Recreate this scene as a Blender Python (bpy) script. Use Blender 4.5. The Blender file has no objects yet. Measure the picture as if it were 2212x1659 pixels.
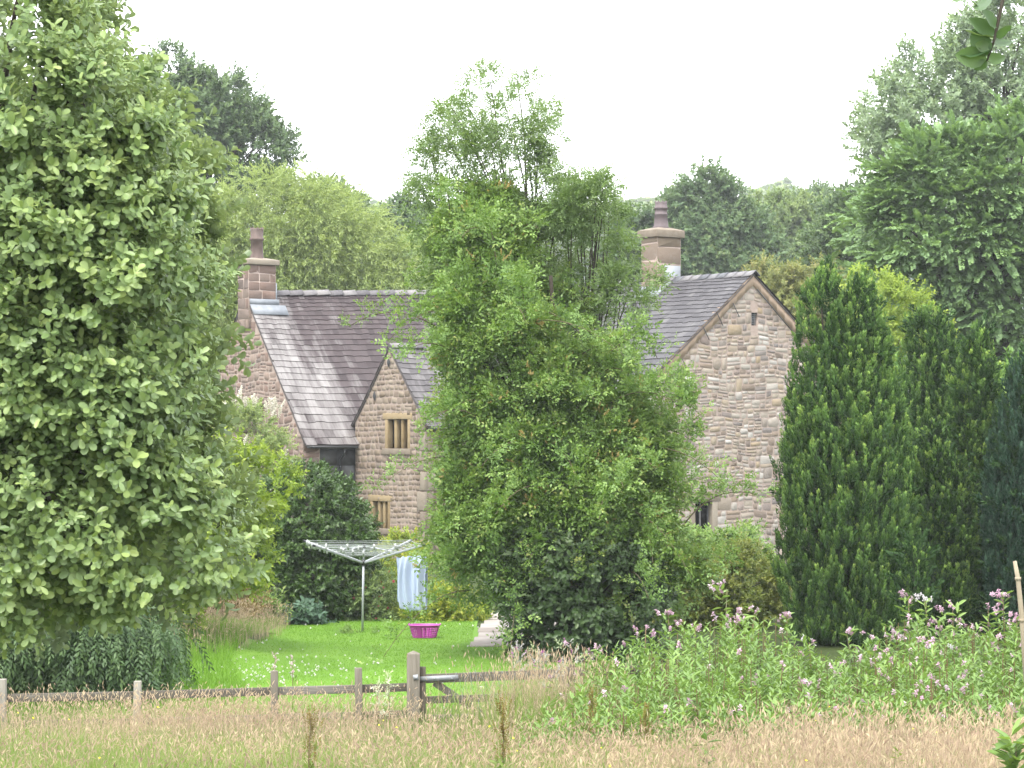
import bpy, math, random
import numpy as np
from mathutils import Vector, Matrix
from mathutils.geometry import tessellate_polygon

random.seed(7)
R = np.random.default_rng(11)
SC = bpy.context.scene
COL = SC.collection
F0 = 5720.0            # focal length in units of a 2212 px wide frame
CX, HY, EYE = 1106.0, 940.0, 4.1
UP = np.array([0, 0, 1.0])


def at(px, py, Y):
    return np.array([(px - CX) / F0 * Y, Y, EYE + (HY - py) / F0 * Y])


def gz(x, y):
    x = np.asarray(x, float); y = np.asarray(y, float)
    s = np.maximum(35.6 - y, 0)
    z = s * s / (s + 3.0) * 0.078
    z = z + 0.42 * np.exp(-((x + 6.2) / 1.5) ** 2 - ((y - 50) / 4.0) ** 2)
    return z + np.where(y < 120, 0.03 * np.sin(x * .7 + 1) * np.sin(y * .5) * (y < 37), 0)


# ------------------------------------------------------------------ meshes
def mk(name, V, Fs, mats, attrs=None, midx=None, uv=None, parent=None, loc=(0, 0, 0), smooth=False):
    """one mesh object from arrays; V in world space, loc = its origin"""
    V = np.asarray(V, float) - np.asarray(loc, float)
    if isinstance(Fs, np.ndarray):
        Fs = [Fs]
    Fs = [np.asarray(f, np.int64) for f in Fs if len(f)]
    li = np.concatenate([f.ravel() for f in Fs])
    tot = np.concatenate([np.full(len(f), f.shape[1]) for f in Fs])
    st = np.concatenate([[0], np.cumsum(tot)[:-1]])
    me = bpy.data.meshes.new(name)
    me.vertices.add(len(V)); me.vertices.foreach_set('co', V.ravel().astype(np.float32))
    me.loops.add(len(li)); me.loops.foreach_set('vertex_index', li.astype(np.int32))
    me.polygons.add(len(tot)); me.polygons.foreach_set('loop_start', st.astype(np.int32))
    for m in (mats if isinstance(mats, (list, tuple)) else [mats]):
        me.materials.append(m)
    if midx is not None:
        me.polygons.foreach_set('material_index', np.asarray(midx, np.int32))
    if smooth:
        me.polygons.foreach_set('use_smooth', np.ones(len(tot), bool))
    me.update(calc_edges=True)
    for k, a in (attrs or {}).items():
        at_ = me.attributes.new(k, 'FLOAT', 'FACE')
        at_.data.foreach_set('value', np.asarray(a, np.float32))
    if uv is not None:
        l = me.uv_layers.new(name='UVMap')
        l.data.foreach_set('uv', np.asarray(uv, np.float32).ravel())
    o = bpy.data.objects.new(name, me)
    COL.objects.link(o)
    if parent is not None:
        o.parent = parent
    else:
        o.location = loc
    return o


def tag(o, label=None, cat=None, group=None, kind=None):
    if label: o['label'] = label
    if cat: o['category'] = cat
    if group: o['group'] = group
    if kind: o['kind'] = kind
    return o


def thing(name, label, cat, loc, group=None):
    o = bpy.data.objects.new(name, None)
    o.empty_display_size = .2
    COL.objects.link(o); o.location = loc
    return tag(o, label, cat, group)


def nrm(a):
    a = np.asarray(a, float)
    return a / np.maximum(np.linalg.norm(a, axis=-1, keepdims=True), 1e-9)


class MB:
    """collects solids of one part"""
    def __init__(s):
        s.V = []; s.F = {}; s.n = 0
    def add(s, v, f, m=0, r=None):
        v = np.asarray(v, float); r = random.random() if r is None else r
        for q in f:
            s.F.setdefault(len(q), []).append(([i + s.n for i in q], m, r))
        s.V.append(v); s.n += len(v)
    def box(s, o, ax, ay, az, m=0, r=None):
        o, ax, ay, az = [np.asarray(t, float) for t in (o, ax, ay, az)]
        v = [o, o + ax, o + ax + ay, o + ay]
        v = v + [p + az for p in v]
        s.add(v, [(0, 3, 2, 1), (4, 5, 6, 7), (0, 1, 5, 4), (1, 2, 6, 5), (2, 3, 7, 6), (3, 0, 4, 7)], m, r)
    def cbox(s, c, size, yaw=0., m=0, r=None):
        """box centred in plan, resting on c.z"""
        a, b, h = size; c = np.asarray(c, float)
        u = np.array([math.cos(yaw), math.sin(yaw), 0]); w = np.array([-math.sin(yaw), math.cos(yaw), 0])
        s.box(c - u * a / 2 - w * b / 2, u * a, w * b, (0, 0, h), m, r)
    def beam(s, p, q, w, h, m=0, r=None, up=UP):
        p = np.asarray(p, float); q = np.asarray(q, float); d = q - p
        x = nrm(np.cross(d, up)); z = nrm(np.cross(x, d))
        s.box(p - x * w / 2 - z * h / 2, x * w, d, z * h, m, r)
    def tube(s, path, rad, n=8, m=0, cap=True, r=None):
        P = np.asarray(path, float); k = len(P)
        rad = np.broadcast_to(np.asarray(rad, float), (k,))
        T = nrm(np.gradient(P, axis=0))
        ref = np.array([.13, .97, .2]) if abs(T[:, 2]).mean() > .5 else np.array([.1, .05, 1.])
        X = nrm(np.cross(T, ref)); Z = np.cross(X, T)
        a = np.arange(n) * 2 * math.pi / n
        v = P[:, None] + rad[:, None, None] * (np.cos(a)[None, :, None] * X[:, None] + np.sin(a)[None, :, None] * Z[:, None])
        f = []
        for i in range(k - 1):
            for j in range(n):
                j2 = (j + 1) % n
                f.append((i * n + j, i * n + j2, i * n + n + j2, i * n + n + j))
        if cap:
            f.append(tuple(range(n))[::-1]); f.append(tuple((k - 1) * n + j for j in range(n)))
        s.add(v.reshape(-1, 3), f, m, r)
    def build(s, name, mats, parent=None, loc=(0, 0, 0), smooth=False, bevel=0):
        V = np.concatenate(s.V); Fs = []; mi = []; rr = []
        for k, l in s.F.items():
            Fs.append(np.array([q[0] for q in l])); mi += [q[1] for q in l]; rr += [q[2] for q in l]
        o = mk(name, V, Fs, mats, {'rnd': rr}, mi, None, parent, loc, smooth)
        if bevel:
            b = o.modifiers.new('bevel', 'BEVEL'); b.width = bevel; b.segments = 2; b.limit_method = 'ANGLE'
        return o


# --------------------------------------------------------------- materials
def mat(name):
    m = bpy.data.materials.new(name); m.use_nodes = True
    nt = m.node_tree; nt.nodes.clear()
    out = nt.nodes.new('ShaderNodeOutputMaterial')
    return m, nt, out


def N(nt, t, **kw):
    n = nt.nodes.new(t)
    for k, v in kw.items():
        if k.startswith('i_'):
            n.inputs[k[2:].replace('_', ' ')].default_value = v
        else:
            setattr(n, k, v)
    return n


def ramp(nt, cols, inp, pos=None, interp='LINEAR', gain=1.):
    r = nt.nodes.new('ShaderNodeValToRGB'); e = r.color_ramp.elements
    r.color_ramp.interpolation = interp
    n = len(cols)
    for i, c in enumerate(cols):
        c = tuple(min(q * gain, 1) for q in c)
        p = pos[i] if pos else i / max(n - 1, 1)
        el = e[i] if i < 2 else e.new(p)
        el.position = p
        el.color = (*c, 1) if len(c) == 3 else c
    nt.links.new(inp, r.inputs[0])
    return r


def math2(nt, op, a, b):
    n = nt.nodes.new('ShaderNodeMath'); n.operation = op
    for i, t in enumerate((a, b)):
        if hasattr(t, 'links') or hasattr(t, 'is_linked'): nt.links.new(t, n.inputs[i])
        else: n.inputs[i].default_value = t
    return n.outputs[0]


def mixc(nt, fac, a, b, blend='MIX'):
    n = nt.nodes.new('ShaderNodeMix'); n.data_type = 'RGBA'; n.blend_type = blend
    for i, t in ((0, fac), (6, a), (7, b)):
        if hasattr(t, 'is_linked'): nt.links.new(t, n.inputs[i])
        elif i == 0: n.inputs[0].default_value = t
        else: n.inputs[i].default_value = (*t, 1)
    return n.outputs[2]


def attr(nt, name):
    return N(nt, 'ShaderNodeAttribute', attribute_name=name).outputs['Fac']


def foliage(name, cols, trans=.32, rough=.45, spec=.35, warm=(1.15, 1.15, .62), back=None, gain=1.75):
    cols = [(r_ * 1.02, g_ * .99, b_ * .97) for r_, g_, b_ in cols] if cols[0][1] > cols[0][0] else cols
    spec *= .8; trans *= .9
    m, nt, out = mat(name)
    v = math2(nt, 'ADD', math2(nt, 'MULTIPLY', attr(nt, 'rnd'), .5), math2(nt, 'MULTIPLY', attr(nt, 'tone'), .5))
    c = ramp(nt, cols, v, gain=gain).outputs[0]
    if back is not None:
        g = N(nt, 'ShaderNodeNewGeometry')
        c = mixc(nt, g.outputs['Backfacing'], c, mixc(nt, .55, c, back))
    p = N(nt, 'ShaderNodeBsdfPrincipled', i_Roughness=rough)
    p.inputs['Specular IOR Level'].default_value = spec
    nt.links.new(c, p.inputs['Base Color'])
    t = N(nt, 'ShaderNodeBsdfTranslucent')
    nt.links.new(mixc(nt, 1., c, warm, 'MULTIPLY'), t.inputs['Color'])
    mx = N(nt, 'ShaderNodeMixShader'); mx.inputs[0].default_value = trans
    nt.links.new(p.outputs[0], mx.inputs[1]); nt.links.new(t.outputs[0], mx.inputs[2])
    nt.links.new(mx.outputs[0], out.inputs[0])
    return m


def rough(name, cols, scale=6, rough=.85, spec=.2, bump=.3, detail=6, stretch=(1, 1, 1), metal=0., use_rnd=.3, bscale=None, rot=(0, 0, 0)):
    m, nt, out = mat(name)
    tc = N(nt, 'ShaderNodeTexCoord'); mp = N(nt, 'ShaderNodeMapping')
    mp.inputs['Scale'].default_value = stretch; mp.inputs['Rotation'].default_value = rot
    nt.links.new(tc.outputs['Object'], mp.inputs[0])
    nz = N(nt, 'ShaderNodeTexNoise', i_Scale=scale, i_Detail=detail, i_Roughness=.65)
    nt.links.new(mp.outputs[0], nz.inputs['Vector'])
    v = math2(nt, 'ADD', math2(nt, 'MULTIPLY', nz.outputs[0], 1 - use_rnd), math2(nt, 'MULTIPLY', attr(nt, 'rnd'), use_rnd))
    c = ramp(nt, cols, v, [.25 + .5 * i / (len(cols) - 1) for i in range(len(cols))], gain=.50).outputs[0]
    p = N(nt, 'ShaderNodeBsdfPrincipled', i_Roughness=rough, i_Metallic=metal)
    p.inputs['Specular IOR Level'].default_value = spec
    nt.links.new(c, p.inputs['Base Color'])
    if bump:
        n2 = N(nt, 'ShaderNodeTexNoise', i_Scale=bscale or scale * 3, i_Detail=5)
        nt.links.new(mp.outputs[0], n2.inputs['Vector'])
        b = N(nt, 'ShaderNodeBump', i_Strength=bump, i_Distance=.02)
        nt.links.new(n2.outputs[0], b.inputs['Height']); nt.links.new(b.outputs[0], p.inputs['Normal'])
    nt.links.new(p.outputs[0], out.inputs[0])
    return m


def stone_mat(name, cols, lich=(.27, .255, .235), dirt=(.07, .06, .05), lamt=.25, tint=(.99, .99), gain=.60):
    """per-stone colour, mottled, a little lichen and soot"""
    m, nt, out = mat(name)
    tc = N(nt, 'ShaderNodeTexCoord')
    cols = [(r_ * 1.0, g_ * tint[0], b_ * tint[1]) for r_, g_, b_ in cols]
    c = ramp(nt, cols, attr(nt, 'rnd'), gain=gain).outputs[0]
    n1 = N(nt, 'ShaderNodeTexNoise', i_Scale=9, i_Detail=6, i_Roughness=.7)
    nt.links.new(tc.outputs['Object'], n1.inputs['Vector'])
    c = mixc(nt, math2(nt, 'MULTIPLY', n1.outputs[0], .5), c, (.5, .48, .45), 'OVERLAY')
    n2 = N(nt, 'ShaderNodeTexNoise', i_Scale=2.2, i_Detail=5, i_Roughness=.75)
    nt.links.new(tc.outputs['Object'], n2.inputs['Vector'])
    f = ramp(nt, [(0, 0, 0), (1, 1, 1)], n2.outputs[0], [.55, .72]).outputs[0]
    c = mixc(nt, math2(nt, 'MULTIPLY', f, lamt), c, lich)
    n3 = N(nt, 'ShaderNodeTexNoise', i_Scale=.9, i_Detail=6, i_Roughness=.7)
    nt.links.new(tc.outputs['Object'], n3.inputs['Vector'])
    f = ramp(nt, [(0, 0, 0), (1, 1, 1)], n3.outputs[0], [.5, .75]).outputs[0]
    c = mixc(nt, math2(nt, 'MULTIPLY', f, .28), c, dirt)
    p = N(nt, 'ShaderNodeBsdfPrincipled', i_Roughness=.9)
    p.inputs['Specular IOR Level'].default_value = .15
    nt.links.new(c, p.inputs['Base Color'])
    b = N(nt, 'ShaderNodeBump', i_Strength=.6, i_Distance=.03)
    nt.links.new(n1.outputs[0], b.inputs['Height']); nt.links.new(b.outputs[0], p.inputs['Normal'])
    nt.links.new(p.outputs[0], out.inputs[0])
    return m


def slate_mat(name, cols, pale, band=None, streak=.5, seed=0.):
    """per-slate colour; pale lichen running down the slope (UV: x along ridge in m, y down the slope in m)"""
    m, nt, out = mat(name)
    uv = N(nt, 'ShaderNodeUVMap', uv_map='UVMap')
    c = ramp(nt, cols, attr(nt, 'rnd'), gain=.325).outputs[0]
    mp = N(nt, 'ShaderNodeMapping'); mp.inputs['Scale'].default_value = (1.1, .16, 1); mp.inputs['Location'].default_value = (seed, 0, 0)
    nt.links.new(uv.outputs[0], mp.inputs[0])
    n1 = N(nt, 'ShaderNodeTexNoise', i_Scale=1.3, i_Detail=8, i_Roughness=.72)
    nt.links.new(mp.outputs[0], n1.inputs['Vector'])
    v = n1.outputs[0]
    if band:
        sx = N(nt, 'ShaderNodeSeparateXYZ'); nt.links.new(uv.outputs[0], sx.inputs[0])
        x = math2(nt, 'SUBTRACT', sx.outputs[0], math2(nt, 'MULTIPLY', sx.outputs[1], band[2]))
        b = N(nt, 'ShaderNodeMapRange'); nt.links.new(x, b.inputs[0])
        b.inputs[1].default_value = band[0]; b.inputs[2].default_value = band[1]
        b.inputs[3].default_value = .19; b.inputs[4].default_value = -.06
        v = math2(nt, 'ADD', v, b.outputs[0])
    v = math2(nt, 'ADD', v, math2(nt, 'MULTIPLY', math2(nt, 'SUBTRACT', attr(nt, 'rnd'), .5), .12))
    f = ramp(nt, [(0, 0, 0), (.35, .35, .35), (1, 1, 1)], v, [.53, .63, .80]).outputs[0]
    c = mixc(nt, math2(nt, 'MULTIPLY', f, streak), c, pale)
    n2 = N(nt, 'ShaderNodeTexNoise', i_Scale=14, i_Detail=5, i_Roughness=.8)
    nt.links.new(uv.outputs[0], n2.inputs['Vector'])
    f2 = ramp(nt, [(0, 0, 0), (1, 1, 1)], n2.outputs[0], [.56, .72]).outputs[0]
    c = mixc(nt, math2(nt, 'MULTIPLY', f2, .3), c, (.16, .155, .14))
    p = N(nt, 'ShaderNodeBsdfPrincipled', i_Roughness=.62)
    p.inputs['Specular IOR Level'].default_value = .3
    nt.links.new(c, p.inputs['Base Color'])
    b = N(nt, 'ShaderNodeBump', i_Strength=.35, i_Distance=.01)
    nt.links.new(n2.outputs[0], b.inputs['Height']); nt.links.new(b.outputs[0], p.inputs['Normal'])
    nt.links.new(p.outputs[0], out.inputs[0])
    return m


M = {}
M['bark'] = rough('bark', [(.05, .042, .032), (.11, .095, .075), (.17, .15, .12)], 8, .95, .1, .8, stretch=(1, 1, .25))
M['twig'] = rough('twig', [(.16, .13, .08), (.28, .24, .15)], 8, .9, .1, 0)
M['wood'] = rough('weathered_wood', [(.12, .108, .085), (.22, .20, .165), (.36, .335, .29)], 5, .9, .1, .5, stretch=(.35, 4, 4), use_rnd=.35)
M['woodv'] = rough('weathered_post_wood', [(.12, .105, .08), (.22, .195, .15), (.35, .315, .26)], 5, .9, .1, .5, stretch=(4, 4, .35), use_rnd=.35)
M['pale_wood'] = rough('silvered_wood', [(.28, .26, .21), (.42, .39, .33), (.52, .49, .42)], 5, .9, .1, .5, stretch=(4, 4, .4), use_rnd=.3)
M['galv'] = rough('galvanised_steel', [(.42, .45, .47), (.56, .59, .61)], 20, .55, .4, .1, metal=.15)
M['alu'] = rough('aluminium', [(.62, .66, .70), (.78, .80, .83)], 20, .35, .5, 0, metal=.3)
M['line'] = rough('plastic_line', [(.6, .65, .66), (.72, .76, .76)], 20, .5, .4, 0)
M['lead'] = rough('lead_sheet', [(.30, .33, .37), (.42, .45, .49), (.52, .55, .58)], 5, .6, .35, .2)
M['gut'] = rough('grey_gutter', [(.10, .11, .12), (.20, .21, .22)], 6, .3, .6, 0)
M['black'] = rough('black_gutter_plastic', [(.018, .02, .022), (.05, .055, .06)], 6, .35, .5, 0)
M['dark'] = rough('dark_interior', [(.012, .011, .010), (.02, .018, .016)], 3, .9, .1, 0)
M['mortar'] = rough('pink_lime_mortar', [(.48, .375, .315), (.58, .465, .40), (.66, .55, .485)], 7, .95, .1, .6)
M['fillet'] = rough('tan_verge_mortar', [(.46, .33, .245), (.56, .42, .31), (.62, .47, .36)], 4, .95, .1, .4)
M['ysand'] = rough('yellow_sandstone', [(.32, .23, .12), (.47, .35, .19), (.56, .44, .27)], 5, .9, .15, .5, use_rnd=.4)
M['gsand'] = rough('tan_sandstone', [(.27, .22, .17), (.38, .32, .25), (.46, .40, .32)], 5, .9, .15, .5, use_rnd=.4)
M['dstone'] = rough('dark_grey_stone', [(.12, .12, .125), (.22, .22, .22), (.30, .29, .28)], 3, .9, .15, .4, use_rnd=.4)
M['pot'] = rough('clay_pot', [(.16, .115, .10), (.25, .18, .155), (.33, .25, .21)], 6, .7, .3, .3, stretch=(1, 1, .4))
M['potp'] = rough('purple_clay_pot', [(.15, .11, .115), (.21, .165, .17), (.27, .22, .22)], 6, .65, .3, .2, stretch=(1, 1, .4))
M['ridge'] = rough('ridge_tile', [(.13, .12, .125), (.22, .205, .21), (.33, .31, .30)], 7, .7, .3, .3, use_rnd=.5)
M['ridgeb'] = rough('blue_ridge_tile', [(.12, .125, .14), (.20, .205, .22), (.28, .26, .26)], 7, .6, .35, .2, use_rnd=.6)
M['stone_r'] = stone_mat('rubble_stone', [(.22, .18, .155), (.33, .26, .20), (.39, .33, .27), (.43, .40, .36), (.38, .30, .20), (.48, .455, .42), (.34, .27, .235), (.25, .225, .215), (.42, .35, .27), (.55, .53, .50)], lich=(.34, .315, .30), lamt=.5, tint=(1.0, 1.0), gain=.66)
M['stone_p'] = stone_mat('squared_stone', [(.22, .175, .13), (.30, .24, .18), (.36, .30, .23), (.28, .22, .175), (.40, .34, .27), (.25, .21, .17)])
M['stone_l'] = stone_mat('pink_rubble_stone', [(.24, .175, .15), (.33, .235, .195), (.29, .235, .20), (.38, .29, .24), (.20, .165, .15), (.36, .265, .22)], lamt=.15)
M['slate_l'] = slate_mat('purple_slate', [(.10, .070, .074), (.15, .108, .112), (.18, .138, .14), (.13, .096, .10), (.21, .165, .165)], (.25, .238, .23), (.2, 2.6, .30), .85, 3.1)
M['slate_p'] = slate_mat('pale_slate', [(.15, .135, .14), (.22, .20, .205), (.27, .25, .25), (.19, .17, .18), (.32, .30, .30)], (.26, .25, .242), None, .7, 9.)
M['slate_r'] = slate_mat('grey_slate', [(.125, .118, .13), (.16, .15, .162), (.20, .19, .20), (.145, .135, .15), (.23, .22, .225)], (.175, .17, .17), None, .55, 1.)
M['deck'] = rough('roof_underlay', [(.16, .14, .135), (.22, .20, .19)], 3, .9, .1, 0)
M['paving'] = rough('stone_paving', [(.34, .29, .25), (.46, .41, .37), (.56, .52, .48)], 2.5, .9, .15, .4, use_rnd=.4)
M['sheet'] = rough('white_cotton', [(.72, .84, 1.1), (.80, .92, 1.2)], 3, .9, .1, 0)
M['pink'] = rough('magenta_plastic', [(.66, .075, .52), (.74, .10, .60)], 4, .35, .5, 0)
M['peg'] = rough('white_peg', [(.7, .74, .74), (.8, .82, .8)], 4, .4, .5, 0)
M['cane'] = rough('dead_stem', [(.36, .28, .18), (.52, .43, .30), (.62, .54, .40)], 8, .9, .1, .4, stretch=(4, 4, .4))

# --------------------------------------------------------------- leaves and sprigs
def leaf2(L, W, fold=.18, curl=.12):
    b = (0, 0, 0); t = (0, L, -curl * L)
    r1 = (W * .46, L * .38, fold * W); r2 = (W * .40, L * .74, fold * W - curl * L * .45)
    l1 = (-r1[0], r1[1], r1[2]); l2 = (-r2[0], r2[1], r2[2])
    return np.array([b, r1, r2, t, l2, l1]), np.array([[0, 1, 2, 3], [0, 3, 4, 5]])


def leaf3(L, W, fold=.18, curl=.12):
    b = (0, 0, 0); t = (0, L, -curl * L); m = (0, L * .55, -curl * L * .3)
    r = [(W * .30, L * .28, fold * W * .7), (W * .52, L * .62, fold * W - curl * L * .25), (W * .40, L * .91, fold * W * .7 - curl * L * .75)]
    l = [(-x, y, z) for x, y, z in r]
    return np.array([b, *r, t, *l, m]), np.array([[0, 1, 2, 8], [8, 2, 3, 4], [0, 8, 6, 5], [8, 4, 7, 6]])


def leaf1(L, W, fold=.2, mid=.45):
    return np.array([(0, 0, 0), (W / 2, L * mid, fold * W), (0, L, -.08 * L), (-W / 2, L * mid, fold * W)]), np.array([[0, 1, 2, 3]])


def frame(d, up):
    d = nrm(d); x = np.cross(d, up)
    bad = np.linalg.norm(x, axis=-1) < 1e-3
    if np.any(bad):
        x = np.where(bad[..., None], np.cross(d, np.array([1., .2, 0])), x)
    x = nrm(x); z = np.cross(x, d)
    return np.stack([x, d, z], -1)


def assemble(leaves):
    """[(verts, quads, pos, dir, up)] -> template (V, Q, leaf index per quad, count)"""
    V = []; Q = []; I = []; n = 0
    for i, (v, q, p, d, u) in enumerate(leaves):
        m = frame(np.asarray(d, float), np.asarray(u, float))
        V.append(v @ m.T + np.asarray(p, float)); Q.append(q + n); I += [i] * len(q); n += len(v)
    return np.concatenate(V), np.concatenate(Q), np.array(I), len(leaves)   # leaves run from the base to the tip of the spray


def rv(s=1.):
    return R.normal(0, s, 3)


def sp_spiral(n, stem, L, W, a0=80, a1=35, big=False, bend=.1, lv=.2, droop=0.):
    out = []; ph = R.uniform(0, 6)
    for i in range(n):
        t = (i + .6) / n
        a = math.radians(a0 + (a1 - a0) * t) + R.normal(0, .15)
        th = ph + i * 2.4 + R.normal(0, .25)
        rad = np.array([math.cos(th), 0, math.sin(th)])
        d = np.array([0, 1., 0]) * math.cos(a) + rad * math.sin(a) + np.array([0, 0, -droop]) + rv(.08)
        u = np.array([0, 1., 0]) * math.sin(a) - rad * math.cos(a) + np.array([0, 0, .5]) + rv(.15)
        l = L * R.uniform(1 - lv, 1 + lv); w = W * R.uniform(.85, 1.15)
        v, q = ((leaf3 if big == 3 else leaf2)(l, w, R.uniform(.05, .3), R.uniform(-.05, .3)) if big else leaf1(l, w, R.uniform(.05, .35)))
        out.append((v, q, (bend * math.sin(t * 2) * stem, stem * t, 0), d, u))
    return assemble(out)


def sp_flat(n, stem, L, W, ang=55, big=False, droop=.15):
    out = []
    for i in range(n):
        t = (i + .5) / n; s = 1 if i % 2 else -1
        a = math.radians(ang) * (1 - .5 * t) * s
        d = np.array([math.sin(a), math.cos(a), -droop * t]) + rv(.12)
        l = L * R.uniform(.75, 1.2)
        v, q = (leaf2(l, W, R.uniform(.05, .3), R.uniform(0, .3)) if big else leaf1(l, W, R.uniform(.05, .3)))
        out.append((v, q, (0, stem * t, -droop * stem * t * t), d, np.array([0, 0, 1.]) + rv(.3)))
    return assemble(out)


def sp_pinnate(nl, rach, pairs, L, W, droop=.5):
    out = []; ph = R.uniform(0, 6)
    for k in range(nl):
        th = ph + k * 2.4; a = R.uniform(.5, 1.25)
        d0 = nrm(np.array([math.cos(th) * math.sin(a), math.cos(a), math.sin(th) * math.sin(a)]))
        p0 = np.array([0, .06 * k, 0])
        side = nrm(np.cross(d0, np.array([0, 0, 1.]) + rv(.1)))
        for j in range(pairs):
            t = .3 + .7 * j / pairs
            p = p0 + d0 * rach * t + np.array([0, 0, -droop * rach * t * t * .6])
            tg = nrm(d0 + np.array([0, 0, -droop * t * 1.2]))
            for s in (1, -1):
                v, q = leaf1(L * R.uniform(.8, 1.15), W, R.uniform(.05, .3))
                out.append((v, q, p, tg * .55 + side * s + np.array([0, 0, -.2]) + rv(.1), np.array([0, 0, 1.]) + tg * .3 + rv(.2)))
        v, q = leaf1(L, W, .2)
        out.append((v, q, p0 + d0 * rach + np.array([0, 0, -droop * rach * .6]), tg, np.array([0, 0, 1.]) + rv(.2)))
    return assemble(out)


def sp_strand(n, ln, L, W):
    out = []
    for i in range(n):
        t = (i + .5) / n; th = R.uniform(0, 6.28)
        d = np.array([math.cos(th) * .55, 1., math.sin(th) * .55])
        v, q = leaf1(L * R.uniform(.7, 1.2), W, .2)
        out.append((v, q, (R.normal(0, .03), ln * t, R.normal(0, .03)), d, rv(1)))
    return assemble(out)


def sp_plume(n, ln, rad, L, W):
    """upright feathery conifer spray"""
    out = []
    for i in range(n):
        t = (i / n) ** .8; th = R.uniform(0, 6.28)
        r = rad * (1 - t) ** .7 * R.uniform(.5, 1.)
        rr = np.array([math.cos(th), 0, math.sin(th)])
        v, q = leaf1(L * R.uniform(.7, 1.25) * (1 - .3 * t), W, R.uniform(.1, .5), .4)
        out.append((v, q, rr * r * .6 + np.array([0, ln * t, 0]), np.array([0, 1., 0]) + rr * R.uniform(.3, .85), rr + rv(.35)))
    return assemble(out)


def bake(temps, pos, dirs, ups, scl, tone, grad=.35):
    """copies sprig templates into one mesh worth of arrays"""
    n = len(pos); pick = R.integers(0, len(temps), n)
    Ms = frame(dirs, ups) * scl[:, None, None]
    Vs = []; Fs = []; r1 = []; r2 = []; off = 0
    for k, (V, Q, I, c) in enumerate(temps):
        s = np.where(pick == k)[0]
        if not len(s): continue
        v = np.einsum('nij,vj->nvi', Ms[s], V) + pos[s][:, None]
        f = Q[None] + (np.arange(len(s)) * len(V))[:, None, None] + off
        Vs.append(v.reshape(-1, 3)); Fs.append(f.reshape(-1, Q.shape[1])); off += len(s) * len(V)
        lr = (1 - grad) * R.random((len(s), c)) + grad * np.linspace(0, 1, c)[None]      # paler young tips; a steep grad also paints dark gaps between sprays
        r1.append(lr[:, I].ravel()); r2.append(np.repeat(tone[s], len(Q)))
    return np.concatenate(Vs), np.concatenate(Fs), np.concatenate(r1), np.concatenate(r2)


def inpoly(p, poly):
    x, y = p[:, 0], p[:, 1]; c = np.zeros(len(p), bool); n = len(poly)
    for i in range(n):
        x1, y1 = poly[i]; x2, y2 = poly[(i + 1) % n]
        if y1 == y2: continue
        k = ((y1 > y) != (y2 > y)) & (x < (x2 - x1) * (y - y1) / (y2 - y1) + x1)
        c ^= k
    return c


def bdist(p, poly):
    a = np.asarray(poly, float); b = np.roll(a, -1, 0); d = b - a
    t = np.clip(((p[:, None] - a) * d).sum(-1) / np.maximum((d * d).sum(-1), 1e-9), 0, 1)
    q = a + t[..., None] * d
    dd = np.linalg.norm(p[:, None] - q, axis=-1); k = dd.argmin(1)
    i = np.arange(len(p))
    return dd[i, k], q[i, k]


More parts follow.
